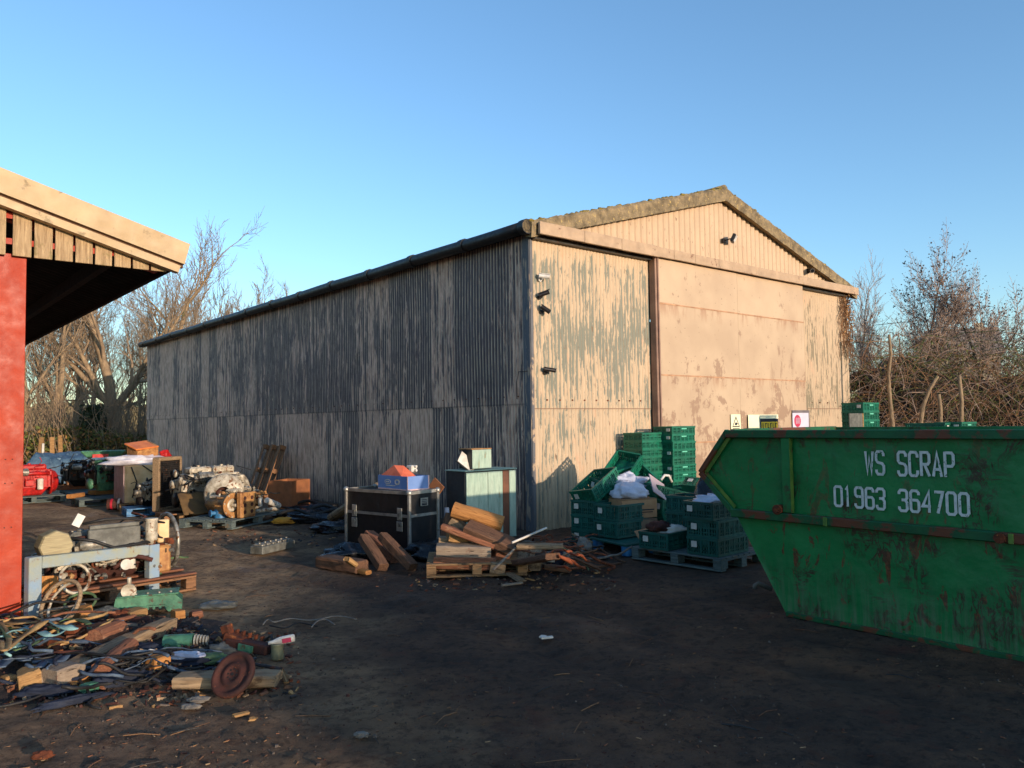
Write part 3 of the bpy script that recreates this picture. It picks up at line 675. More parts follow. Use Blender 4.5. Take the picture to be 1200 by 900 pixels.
b=MB(); q=lambda p:(-.020,p[0],p[1]); b.bar(q((.476,1.455)),q((.738,1.13)),.034,.005,.0,(1,0,0)); b.bar(q((.738,1.13)),q((.445,.845)),.034,.005,.0,(1,0,0))
b.build('flange_inner_edge',M['skipedge'],SK)  # strip painting sunlight onto the flange's inner edge
b=MB()
for xx in (-.03,W_+.03): b.bar((xx,.47,.80),(xx,-BL-.47,.80),.06,.07,.008)
b.build('side_rail',M['skiprim'],SK)
for y in (-.06,-BL+.02):
    b=MB(); b.box((-.024,y,1.14),(.048,.075,.60),bev=.004); o_=b.build('side_rib',M['skip'],SK)
    b=MB(); b.box((-.029,y-.0395,1.14),(.042,.004,.598)); b.build('rib_edge',M['skipedge'],o_)  # thin strip on the rib's sunny side, sunlight put into its colour
for y in (-.39,-1.66,-2.2):
    b=MB(); b.box((-.065,y,.80),(.012,.03,.066),bev=.002); b.build('rail_tab',M['skipedge'],SK)
b=MB(); b.cyl((.0,.02,.86),(-.07,.02,.86),.04,n=16); b.cyl((-.07,.02,.86),(-.085,.02,.86),.025,n=12); b.build('lifting_pin',M['rust'],SK)
b=MB(); b.cyl((-.0,-1.60,.80),(-.09,-1.60,.80),.035,n=14); b.build('lifting_pin',M['rust'],SK)
b=MB()
for xx in (.0,W_): b.bar((xx,.0,.02),(xx,-BL,.02),.03,.04,.004)
b.build('base_rail',M['skiprim'],SK)
# stencilled writing, drawn as mitred strokes
GL={'W':[[(0,2),(.22,0),(.5,1.5),(.78,0),(1,2)]],'S':[[(1,1.6),(1,1.8),(.8,2),(.2,2),(0,1.8),(0,1.25),(.2,1.05),(.8,.95),(1,.75),(1,.2),(.8,0),(.2,0),(0,.2),(0,.4)]],
'C':[[(1,1.55),(1,1.8),(.8,2),(.2,2),(0,1.8),(0,.2),(.2,0),(.8,0),(1,.2),(1,.45)]],'R':[[(0,0),(0,2),(.8,2),(1,1.8),(1,1.2),(.8,1),(.06,1)],[(.45,.95),(1,0)]],
'A':[[(0,0),(.5,2),(1,0)],[(.2,.6),(.8,.6)]],'P':[[(0,0),(0,2),(.8,2),(1,1.8),(1,1.1),(.8,.9),(.06,.9)]],
'0':[[(.2,0),(0,.2),(0,1.8),(.2,2),(.8,2),(1,1.8),(1,.2),(.8,0),(.2,0)]],'1':[[(.2,1.7),(.5,2),(.5,0)]],
'9':[[(1,1.1),(.2,1.1),(0,1.3),(0,1.8),(.2,2),(.8,2),(1,1.8),(1,.2),(.8,0),(.2,0),(0,.2),(0,.4)]],
'6':[[(1,1.6),(1,1.8),(.8,2),(.2,2),(0,1.8),(0,.2),(.2,0),(.8,0),(1,.2),(1,.9),(.8,1.1),(.06,1.1)]],
'3':[[(0,1.6),(0,1.8),(.2,2),(.8,2),(1,1.8),(1,1.25),(.8,1.05),(.3,1.05)],[(.8,1.02),(1,.8),(1,.2),(.8,0),(.2,0),(0,.2),(0,.4)]],
'4':[[(.8,0),(.8,2),(0,.6),(1,.6)]],'7':[[(0,2),(1,2),(.35,0)]]}
def stroke(b,pts,w,f,off):
    n=len(pts); closed=(pts[0]==pts[-1]); L=[];Rr=[]
    P2=[Vector(p) for p in pts]
    for i,p in enumerate(P2):
        a=P2[i-1] if i>0 else (P2[-2] if closed else None); c=P2[i+1] if i<n-1 else (P2[1] if closed else None)
        d1=(p-a).normalized() if a is not None else None; d2=(c-p).normalized() if c is not None else None
        d1=d1 or d2; d2=d2 or d1; n1=V(-d1.y,d1.x); n2=V(-d2.y,d2.x); m=(n1+n2)
        m=m.normalized() if m.length>.1 else n1; k=min(1/max(m.dot(n1),.35),2.2)
        L.append(p+m*w*k); Rr.append(p-m*w*k)
    for i in range(n-1): b.add([f(q,off) for q in (L[i],L[i+1],Rr[i+1],Rr[i])],[(0,1,2,3)])
def write(text,y0,y1,z0,z1,slot,part):
    b=MB(); n=len(text); cw=(y1-y0)/n; h=z1-z0; sw=.0098
    for k,ch in enumerate(text):
        if ch==' ': continue
        ya=y0+cw*k; gw=cw*.68
        if ch=='1': gw=cw*.5
        for si,p in enumerate(GL[ch]):
            sc=[(q[0]*gw,q[1]*h/2) for q in p]
            stroke(b,sc,sw,lambda q,o:(-.0045-o,-(ya+q[0]),z0+q[1]),.0006*si)
    b.build(part,M['letter'],SK,normals=False)
write('WS SCRAP',.696,1.335,1.178,1.345,0,'painted_name')
write('01963 364700',.445,1.42,.922,1.07,0,'painted_phone_number')
# ================================================================ trees
def rv(r): return V(r.uniform(-1,1),r.uniform(-1,1),r.uniform(-1,1))
def tree(name,label,loc,H,r0,seed,levels=4,mT='bark',mC='twig',spread=.75,lean=(0,0),kids=(6,6,5,4),group=None,buds=0,first=.28,budc='bud',limbs=None,rmin=.006):
    r=random.Random(seed); T=MB();Cr=MB();B=MB(); tips=[]
    def grow(p,d,rad,L,lv):
        ns=(7,5,4,3,2)[min(lv,4)]; pts=[p.copy()];rs=[rad]
        for i in range(ns):
            w=(.10,.22,.28,.3,.3)[min(lv,4)]
            d=(d+rv(r)*w+V(0,0,.06 if lv<2 else .10)).normalized(); p=p+d*(L/ns); pts.append(p.copy()); rs.append(max(rmin*.6,rad*(1-.72*(i+1)/ns)))
        mb=T if lv<=1 else Cr
        mb.tube(pts,rs,(8,6,4,3,3)[min(lv,4)],cap=False)
        if lv>=levels: tips.append(pts[-1]); return
        nk=kids[min(lv,len(kids)-1)]
        for k in range(nk):
            f=(first if lv==0 else .2)+(1-(first if lv==0 else .2))*(k+r.random())/nk; f=min(f,.99)
            i=min(int(f*ns),ns-1); q=pts[i].lerp(pts[i+1],f*ns-i); dd=(pts[i+1]-pts[i]).normalized()
            o=rv(r); o=(o-dd*o.dot(dd)).normalized(); ang=spread*(r.uniform(.7,1.2))
            nd=(dd*math.cos(ang)+o*math.sin(ang)).normalized()
            grow(q,nd,max(rmin,rs[i]*(.55 if lv else .5)),L*(.62 if lv==0 else .55)*(1.15-f*.55),lv+1)
        grow(pts[-1],d,rs[-1],L*.5,lv+1)
    if limbs:
        base=V(0,0,-.3); pts=[base,V(lean[0]*.2,0,H*.12),V(lean[0]*.5,0,H*.25)]; T.tube(pts,[r0*1.25,r0,r0*.9],12,cap=False)
        for (dx,dz,rr,LL) in limbs: grow(pts[-1]-V(0,0,H*.05*r.random()),V(dx,r.uniform(-.2,.2),dz).normalized(),r0*rr,H*LL,1)
    else: grow(V(0,0,-.2),V(lean[0],lean[1],1).normalized(),r0,H*.62,0)
    t=thing(name,label,'tree',loc,0,group)
    T.build('trunk',M[mT],t,normals=False); Cr.build('crown',M[mC],t,normals=False)
    if buds:
        for q in tips:
            for k in range(buds):
                p=q+rv(r)*.12; s_=r.uniform(.014,.034); a=rv(r).normalized()*s_; c2=rv(r).normalized()*s_; B.add([p-a,p+c2,p+a,p-c2],[(0,1,2,3)])
        B.build('seed_clusters',M[budc],t,normals=False)
    return t
def base(px,D,z=0.): p=AT(px,500,D); return V(p.x,p.y,z)
GT='bare trees beyond the shed on the left'
tree('oak_tree','broad bare oak with thick forked trunk left of the shed end',base(131,34),10.5,.40,3,5,limbs=[(-.75,.75,.40,.42),(-.15,1,.62,.60),(.7,.6,.42,.40),(-.4,.9,.38,.5),(1,.12,.2,.28),(-.9,.35,.25,.34),(.3,.9,.4,.5)],kids=(5,5,4,4,2),rmin=.008,group=GT)
tree('oak_tree','tall pale bare tree rising above the barn eave, nearest the shed roof',base(176,40),12.4,.34,21,4,lean=(.42,0),kids=(7,6,5,4),rmin=.012,group=GT,spread=.6)
tree('bare_tree','slim double-stemmed bare tree second from the red post',base(62,32),9.5,.22,5,4,kids=(6,5,5,4),rmin=.01,group=GT,spread=.5)
tree('bare_tree','leaning bare tree between the slim double stem and the oak',base(84,37),10.5,.22,8,4,lean=(.08,0),kids=(6,5,5,4),rmin=.01,group=GT,spread=.55)
tree('bare_tree','mossy bare tree right beside the red post',base(36,30),8.5,.24,12,4,kids=(6,5,5,4),rmin=.01,group=GT,spread=.55)
XT=[(44,44,10.5,'slender tree behind the mossy one beside the red post'),(70,46,11.,'slender tree behind the double stem'),(96,42,9.5,'thin pale tree just left of the ivy stump'),(118,52,12.,'tall thin tree directly behind the oak trunk'),(146,46,9.5,'thin tree between the oak and the shed end'),(160,42,8.,'low spreading tree touching the shed end'),(52,38,8.,'low bushy tree behind the stakes'),(190,50,11.,'thin tree just over the shed gutter end'),(212,54,12.5,'thin tall tree right of the pale tree over the gutter')]
for i,(px,D,H,lb) in enumerate(XT): tree('bare_tree',lb,base(px,D),H,.10+.01*(i%3),100+i,4,kids=(9,6,5,3),rmin=.007,group=GT,spread=.5,first=.12)
tree('bare_tree','thin bare tree far behind the forked oak',base(108,50),12,.22,14,4,kids=(6,5,5,3),rmin=.014,group=GT,spread=.6)
for i,(px,D,H,sd,lb) in enumerate(((236,58,13.2,31,'bare treetop over the far end of the shed roof, first of four'),(268,60,12.6,32,'bare treetop over the shed roof, second of four from the left'),(300,62,13.2,33,'bare treetop over the shed roof, third of four from the left'),(334,64,12.8,34,'bare treetop over the shed roof, last of four from the left'))):
    tree('bare_tree',lb,base(px,D),H,.22,sd,4,kids=(8,6,5,4),rmin=.016,group='bare treetops over the shed roof',spread=.42)
GR='bare trees over the bramble bank on the right'
tree('bare_tree','fine pale bare tree close behind the right eave of the shed',base(1004,25),6.2,.10,41,4,'barkr','twigr',kids=(9,7,6,3),rmin=.006,group=GR,spread=.45,first=.1)
tree('ash_tree','tall bare ash with dark seed clusters, left of the two largest on the right',base(1085,22),6.2,.12,42,4,'barkr','twigr',kids=(10,8,6,4),rmin=.005,group=GR,spread=.55,buds=1,first=.15)
tree('ash_tree','tall bare ash with dark seed clusters nearest the right edge',base(1168,21),5.9,.12,43,4,'barkr','twigr',kids=(11,8,6,4),rmin=.007,group=GR,spread=.62,buds=1,first=.2)
tree('bare_tree','small leafy-tipped bare tree between the two tall ashes',base(1128,26),6.2,.1,44,4,'barkr','twigr',kids=(8,6,5,3),rmin=.006,group=GR,spread=.5,first=.1)
tree('bare_tree','low twiggy tree standing at the foot of the fine pale tree',base(1035,23),4.6,.07,45,4,'barkr','twigr',kids=(8,6,5,3),rmin=.006,group=GR,spread=.6,first=.05)
# ---- bramble bank on the right
def leaves(b,fn,n,s0,s1,r):
    for k in range(n):
        p=fn(r); s_=r.uniform(s0,s1); a=rv(r).normalized()*s_; c2=rv(r).normalized()*s_*.6; b.add([p-a,p+c2,p+a,p-c2],[(0,1,2,3)])
r=random.Random(50)
x0,x1=7.9,24.
def bankh(x,y): return 3.25+.45*mn.noise(V(x*.35,y*.3,0))+.3*mn.noise(V(x*1.1,y,2))
BK=thing('bramble_bank','tangled brown bramble thicket behind the crates and skip on the right','bramble thicket',(0,0,0)); 
def by(x): return 18.9-.06*(x-8)
b=MB()
def mound(u,v):
    x=x0+(x1-x0)*u+1.2; h=(bankh(x,0)-.55)
    if v<.5: k=v/.5; y=by(x)+.45+1.3*k**2; z=h*math.sin(k*PI/2)
    else: k=(v-.5)/.5; y=by(x)+2.3+3.*k; z=h*(1-.2*k)
    return V(x+.3*mn.noise(V(u*20,v*5,1)),y+.5*mn.noise(V(u*18,v*6,2)),z+.25*mn.noise(V(u*20,v*6,3)))
b.grid(mound,90,24); b.build('earth_bank',M['mound'],BK,normals=False)
def tangle(n,r0_,r1_,m,nm,lo,hi,yo):
    b=MB()
    for k in range(n):
        x=r.uniform(x0,x1); y=by(x)+r.uniform(-.55,1.6)+yo; h=bankh(x,y); a=r.uniform(0,2*PI); e=r.uniform(-.3,1.1); L=r.uniform(.9,2.6)
        d=V(math.cos(a)*math.cos(e),math.sin(a)*.45*math.cos(e),math.sin(e)); p=V(x,y,h*r.uniform(lo,hi)); pts=[p.copy()]; sag=r.uniform(.10,.42)
        for i in range(7): d=(d+V(0,0,-sag)+rv(r)*.28).normalized(); p=p+d*L/7; p.z=max(.02,min(p.z,h*1.12)); pts.append(p.copy())
        b.tube(pts,r.uniform(r0_,r1_),3,cap=False)
    b.build(nm,M[m],BK,normals=False)
tangle(2300,.004,.010,'cane','canes',0,.95,0); tangle(1500,.003,.007,'twigr','pale_canes',.1,.98,0); tangle(900,.004,.009,'leafg','green_canes',.45,1.0,.3)
b=MB()
for k in range(380):
    x=r.uniform(x0,x1); y=by(x)+r.uniform(.2,2.2); h=bankh(x,y); p=V(x,y,h*r.uniform(.75,.95)); pts=[p]; d=V(r.uniform(-.6,.6),0,1)
    for i in range(5): p=p+(d+rv(r)*.5)*.12; pts.append(p)
    b.tube(pts,.004,3,cap=False)
b.build('upright_twigs',M['twigr'],BK,normals=False)
b=MB(); leaves(b,lambda r:(lambda x,y:V(x,y+.5*r.random(),bankh(x,y)*r.uniform(.3,1.08)))(r.uniform(x0+2.,x1),by(12)+r.uniform(-.4,2.)),9000,.015,.05,r); b.build('bramble_leaves',M['leafg'],BK,normals=False)
b=MB(); leaves(b,lambda r:(lambda x,y:V(x,y,bankh(x,y)*r.random()))(r.uniform(x0,x1),by(12)+r.uniform(-.5,1.5)),7000,.01,.035,r); b.build('withered_leaves',M['leafb'],BK,normals=False)
for i,(px,py0,pts_,lb) in enumerate(((1068,500,[(1068,500),(1065,470),(1063,440),(1066,415),(1064,392)],'tall sunlit cut-back stem with a bend, in front of the brambles'),(1100,500,[(1100,500),(1104,475),(1112,455),(1121,441)],'slanting pale stem right of the tall bent stem'),(1146,500,[(1148,500),(1149,470),(1146,440)],'straight sunlit stump stem standing among the brambles'),(1128,500,[(1124,500),(1124,478),(1122,462)],'shortest pale cut stem in front of the brambles'))):
    D=16.8; pp=[AT(x*1.0,y,D) for x,y in [(a-22,b_) for a,b_ in pts_]]; base_=V(pp[0].x,pp[0].y,0)
    b=MB(); b.tube([V(0,0,0)]+[p-base_ for p in pp],[.05,.05]+[.042-.005*k for k in range(len(pp)-1)],7); t=b.build('cut_sapling',M['bark'],None,lb,'tree stem','cut-back stems by the brambles',loc=base_)
# distant house over the hedge
HS=thing('distant_house','pale roofed house peeping over the brambles far right','house',(34.6,60,0),R(-25))
b=MB(); b.box((0,0,3.1),(4.4,5.5,6.2)); b.build('walls',M['housewall'],HS)
b=MB(); b.prism([(-3.2,6.1),(3.2,6.1),(0,8.3)],-2.5,2.5,'X'); rf=b.build('roof',M['houseroof'],HS)
b=MB(); b.box((1.2,0,8.2),(.6,.5,.9)); b.build('chimney',M['housewall'],rf)
# ---- undergrowth beyond the yard on the left
r=random.Random(60)
HG=thing('hedgerow','green and brown undergrowth under the bare trees at the far end of the yard','hedge',(0,0,0))
def hx(r): return r.uniform(-30,-9)
def hh(x): return 1.5+.9*mn.noise(V(x*.25,5,0))+.4*mn.noise(V(x*.9,1,0))
b=MB(); b.grid(lambda u,v:V(-34+26*u,30+4*v,(.2+.5*hh(-34+26*u))*math.sin(min(1,v*1.6)*PI/2)*.8+.3*mn.noise(V(u*40,v*6,0))),110,12); b.build('hedge_core',M['mound'],HG,normals=False)
def hp(r):
    x=hx(r); v=r.random(); return V(x,29+4*v*r.random(),.1+hh(x)*r.random()**.8)
b=MB(); leaves(b,hp,14000,.04,.11,r); b.build('green_leaves',M['leafg'],HG,normals=False)
b=MB(); leaves(b,hp,9000,.03,.09,r); b.build('brown_leaves',M['leafb'],HG,normals=False)
b=MB()
for k in range(2600):
    x=hx(r); y=29+r.random()*5; p=V(x,y,0); pts=[p]; d=V(r.uniform(-.5,.5),r.uniform(-.2,.2),1); L=r.uniform(.3,1.15)
    for i in range(5): d=(d+rv(r)*.25); p=p+d.normalized()*L*.7; pts.append(p)
    b.tube(pts,[.018,.016,.014,.012,.010,.008],3,cap=False)
b.build('saplings',M['twig'],HG,normals=False)
# ivy stump, stakes
IV=thing('ivy_clad_stump','dark ivy-smothered stump left of the oak trunk','ivy stump',base(109,30))
b=MB(); b.tube([(0,0,0),(.05,0,1.),(0,0,2.0)],[.25,.2,.15],8); b.build('trunk',M['bark'],IV)
b=MB(); leaves(b,lambda r:(lambda z,a,q:V(q*math.cos(a),q*math.sin(a),z))(r.uniform(0,2.5),r.uniform(0,2*PI),r.uniform(.15,.5)),3500,.04,.09,r); b.build('ivy_leaves',M['leafi'],IV,normals=False)
for i,(px,h,lb) in enumerate(((45,1.35,'widest pale stake, nearest the red post'),(50,1.15,'thin white stake beside the widest stake'),(62,1.35,'third pale stake from the red post, before the hedge'),(72,1.4,'rightmost pale stake before the hedge'))):
    p=base(px,25.); b=MB(); b.box((0,0,h/2-.05),(.13 if i!=1 else .06,.08,h+.1),bev=.01); b.build('fence_stake',M['wood_tan'] if i!=1 else M['white'],None,lb,'stake','stakes before the hedge',loc=p,rot=(R(2*i-3),R(3-2*i),.3*i))
# far wooded skyline, low
b=MB(); r=random.Random(70)
def far(u,v):
    a=R(-60+120*u); q=150; return V(q*math.sin(a),q*math.cos(a),(6.2+2.4*mn.noise(V(u*30,0,0))+1.6*mn.noise(V(u*120,1,0))+.8*mn.noise(V(u*400,1,0)))*v-.5)
b.grid(far,900,3); b.build('far_woodland',mat('far_wood_tone',C(120,106,78),C(88,82,56),.3,.95),kind='structure',normals=False)
# ================================================================ light, sky, camera
w=bpy.data.worlds.new('World'); scene.world=w; w.use_nodes=True; nt=w.node_tree; nt.nodes.clear()
sky=nt.nodes.new('ShaderNodeTexSky'); sky.sky_type='NISHITA'; sky.sun_disc=False
SUN_EL=R(6.9); SUN_AZ=math.atan2(.688,-.725)
sky.sun_elevation=SUN_EL; sky.sun_rotation=SUN_AZ; sky.air_density=1.; sky.dust_density=.5; sky.ozone_density=3.
bg=nt.nodes.new('ShaderNodeBackground'); bg.inputs[1].default_value=.15; wo=nt.nodes.new('ShaderNodeOutputWorld')
nt.links.new(sky.outputs[0],bg.inputs[0]); nt.links.new(bg.outputs[0],wo.inputs[0])
sl=bpy.data.lights.new('sun','SUN'); sl.energy=2.0; sl.angle=R(.6); sl.color=(1.,.79,.60)
so=bpy.data.objects.new('sun',sl); col.objects.link(so)
sd=V(.688*math.cos(SUN_EL),-.725*math.cos(SUN_EL),math.sin(SUN_EL)); so.rotation_euler=sd.to_track_quat('Z','Y').to_euler(); so.location=(20,-20,15)
cam=bpy.data.cameras.new('camera'); co_=bpy.data.objects.new('camera',cam); col.objects.link(co_); scene.camera=co_
cam.sensor_width=36; cam.lens=36*FOC/1200; cam.clip_end=3000; cam.clip_start=.05
co_.matrix_world=Matrix.Translation((0,0,EYE))@Matrix.Rotation(PI/2+PIT,4,'X')@Matrix.Rotation(ROL,4,'Z')
vs_=scene.view_settings; vs_.view_transform='Standard'; vs_.look='None'; vs_.gamma=1; vs_.exposure=1.34; vs_.use_curve_mapping=False
# ================================================================ small builders
def rotv(a,b=0,c=0): return (a,b,c)
def beam(name,label,cat,p0,p1,w,h,m,group=None,roll=0.,bev=.012,seed=0,round_=False,chip=True):
    p0=Vector(p0);p1=Vector(p1);d=p1-p0;L=d.length;r=random.Random(seed+int(abs(p0.x)*100))
    x=d.normalized();up=V(0,0,1) if abs(x.z)<.98 else V(0,1,0);y=up.cross(x).normalized();z=x.cross(y)
    Mx=Matrix((x,y,z)).transposed().to_4x4()@Matrix.Rotation(roll,4,'X')
    b=MB()
    if round_:
        n=12;K=7; vs=[]
        for i in range(K+1):
            for k in range(n):
                a=2*PI*k/n; q=1+.10*mn.noise(V(i*.5,math.cos(a)*1.2,math.sin(a)*1.2+seed)); vs.append((-L/2+L*i/K,math.cos(a)*w/2*q,math.sin(a)*h/2*q))
        b.add(vs,[(i*n+k,i*n+(k+1)%n,(i+1)*n+(k+1)%n,(i+1)*n+k) for i in range(K) for k in range(n)]+[tuple(range(n)),tuple(range(K*n,K*n+n))])
    else:
        K=max(4,int(L/.09)); prof=[(-w/2+bev,-h/2),(w/2-bev,-h/2),(w/2,-h/2+bev),(w/2,h/2-bev),(w/2-bev,h/2),(-w/2+bev,h/2),(-w/2,h/2-bev),(-w/2,-h/2+bev)]; n=8; vs=[]
        for i in range(K+1):
            e=.93 if i in(0,K) and chip else 1
            for k,(yy,zz) in enumerate(prof):
                j=.018*min(w,h)/.1*mn.noise(V(i*.9,k*1.7,seed*2.3+.5)) if chip else 0
                vs.append((-L/2+L*i/K+(.02*mn.noise(V(k*.6,seed,i)) if i in(0,K) and chip else 0),yy*e+j*.4,zz*e+j*.4))
        b.add(vs,[(i*n+k,i*n+(k+1)%n,(i+1)*n+(k+1)%n,(i+1)*n+k) for i in range(K) for k in range(n)]+[tuple(range(n)),tuple(range(K*n,K*n+n))])
    o=b.build(name,M[m] if isinstance(m,str) else m,None,label,cat,group); o.matrix_world=Matrix.Translation((p0+p1)/2)@Mx; return o
def blobo(name,label,cat,c,d,m,seed=1,amp=.35,sc=1.6,rot=0,group=None,nu=26,nv=16):
    b=MB(); b.blob((0,0,d[2]*.28),d,seed,amp,sc,nu,nv); return b.build(name,M[m] if isinstance(m,str) else m,None,label,cat,group,loc=c,rot=(0,0,rot))
def hose(name,label,cat,pts,r,m,group=None,n=6,flat=1.,sub=5):
    pts=[Vector(p) for p in pts]; c=pts[0].copy(); P_=[]
    for i in range(len(pts)-1):
        a=pts[max(i-1,0)];b_=pts[i];c_=pts[i+1];d=pts[min(i+2,len(pts)-1)]
        for k in range(sub):
            t=k/sub; P_.append(.5*((2*b_)+(c_-a)*t+(2*a-5*b_+4*c_-d)*t*t+(3*b_-a-3*c_+d)*t**3)-c)
    P_.append(pts[-1]-c); b=MB(); b.tube(P_,r,n)
    if flat!=1: b.v=[v for v in b.v]
    return b.build(name,M[m],None,label,cat,group,loc=c)
def strap(name,label,cat,pts,w,m,group=None,seed=0):
    """flat ribbon with thickness, twisting along its length"""
    pts=[Vector(p) for p in pts]; c=pts[0].copy(); P_=[];sub=6
    for i in range(len(pts)-1):
        a=pts[max(i-1,0)];b_=pts[i];c_=pts[i+1];d=pts[min(i+2,len(pts)-1)]
        for k in range(sub):
            t=k/sub; P_.append(.5*((2*b_)+(c_-a)*t+(2*a-5*b_+4*c_-d)*t*t+(3*b_-a-3*c_+d)*t**3)-c)
    P_.append(pts[-1]-c); N=len(P_); vs=[];b=MB()
    for i,p in enumerate(P_):
        t=(P_[min(i+1,N-1)]-P_[max(i-1,0)]).normalized(); s_=t.cross(V(0,0,1)).normalized(); a=1.1*mn.noise(V(i*.12,seed,0)); q=s_*math.cos(a)+V(0,0,1)*math.sin(a); nn=t.cross(q)
        for u,v in((-1,-1),(1,-1),(1,1),(-1,1)): vs.append(p+q*u*w/2+nn*v*.003+V(0,0,.01))
    b.add(vs,[(i*4+k,i*4+(k+1)%4,(i+1)*4+(k+1)%4,(i+1)*4+k) for i in range(N-1) for k in range(4)]+[(0,1,2,3),tuple(range(N*4-4,N*4))],None,True)
    return b.build(name,M[m],None,label,cat,group,loc=c)
# ---- pallet
def pallet(label,loc,rz,m='pallet',Lx=1.2,Ly=.8,group='wooden pallets',rot=None,name='pallet'):
    t=thing(name,label,'pallet',loc,rz,group,rot); b=MB(); r=random.Random(int(abs(loc[0])*100))
    n=7 if Ly<.9 else 8
    for k in range(n): b.box((0,-Ly/2+.05+(Ly-.1)*k/(n-1),.133),(Lx,.092 if k%2 else .098,.02),bev=.003)
    for x in(-Lx/2+.05,0,Lx/2-.05): b.box((x,0,.112),(.098,Ly,.02),bev=.003)
    b.build('deck',M[m],t)
    for x in(-Lx/2+.05,0,Lx/2-.05):
        for y in(-Ly/2+.07,0,Ly/2-.07): b=MB(); b.box((x,y,.063),(.1,.13 if y else .1,.078),bev=.004); b.build('block',M[m],t)
    b=MB()
    for y in(-Ly/2+.05,0,Ly/2-.05): b.box((0,y,.012),(Lx,.1,.02),bev=.003)
    b.build('base_board',M[m],t); return t
def pallet_plus(label,loc,rz,m,**k): return pallet(label,loc,rz,m,**k)
# ---- plastic crate, open top, slatted sides ; origin at the bottom centre
def crate_mesh(h,Lx=.6,Ly=.4):
    b=MB(); t=.012
    b.box((0,0,.008),(Lx-.03,Ly-.03,.012))
    for sx,sy,L in ((0,1,Lx),(0,-1,Lx),(1,0,Ly),(-1,0,Ly)):
        Rm=Matrix.Rotation(0 if sx==0 else PI/2,4,'Z'); o=V(0,sy*(Ly/2-t),0) if sx==0 else V(sx*(Lx/2-t),0,0)
        def bx(x,z,w,hh,th): 
            c=o+(Rm@V(x,0,0)); b.box((c.x,c.y,z),(w,th,hh),Rm)
        bx(0,h-.014,L,.028,.026); bx(0,.014,L-.02,.026,.016); bx(0,h*.55,L-.02,.022,.012); bx(0,h*.28,L-.02,.012,.012)
        n=int(L/.034)
        for k in range(n+1):
            x=-L/2+.02+(L-.04)*k/n
            bx(x,h/2,.014 if k%3 else .024,h-.03,.012 if k%3 else .02)
        bx(0,h*.72,.14,h*.20,.008)
    return b
CR={}
def crate(label,loc,rz,h=.18,m='crate',group='plastic crates in the heap by the doors',tags=None,rot=None,Lx=.6,Ly=.4):
    key=(round(h,3),m,tags,Lx,Ly)
    if key in CR: return dup(CR[key],None,loc,rot if rot is not None else (0,0,rz),label,group)
    o=crate_mesh(h,Lx,Ly).build('plastic_crate',M[m],None,label,'crate',group,loc=loc,rot=rot if rot is not None else (0,0,rz),normals=False)
    if tags:
        b=MB(); b.box((-Lx/2-.003,-.12 if tags==1 else .1,h*.6),(.004,.07,h*.34)); b.build('label_card',M['white'],o)
        if tags==1: b=MB(); b.box((.0,-Ly/2-.003,h*.72),(.13,.003,h*.12)); b.build('embossed_strip',mat('pale_green_print',C(110,200,170),None,9,.6),o)
    CR[key]=o; return o
def heapbox(name,label,cat,loc,rz,d,m,flap=True,group=None,rot=None):
    t=thing(name,label,cat,loc,rz,group,rot); b=MB(); w,l,h=d; th=.006
    for sx in(-1,1): b.box((sx*(w/2-th/2),0,h/2),(th,l,h))
    for sy in(-1,1): b.box((0,sy*(l/2-th/2),h/2),(w-2*th,th,h))
    b.box((0,0,.004),(w-2*th,l-2*th,.006)); b.build('box_body',M[m],t)
    if flap:
        for sy in(-1,1): b=MB(); b.box((0,sy*l/4,h+.004*(2+sy)),(w,l/2-.004,.005),Matrix.Rotation(.06*sy,4,'X')); b.build('flap',M[m],t)
    return t
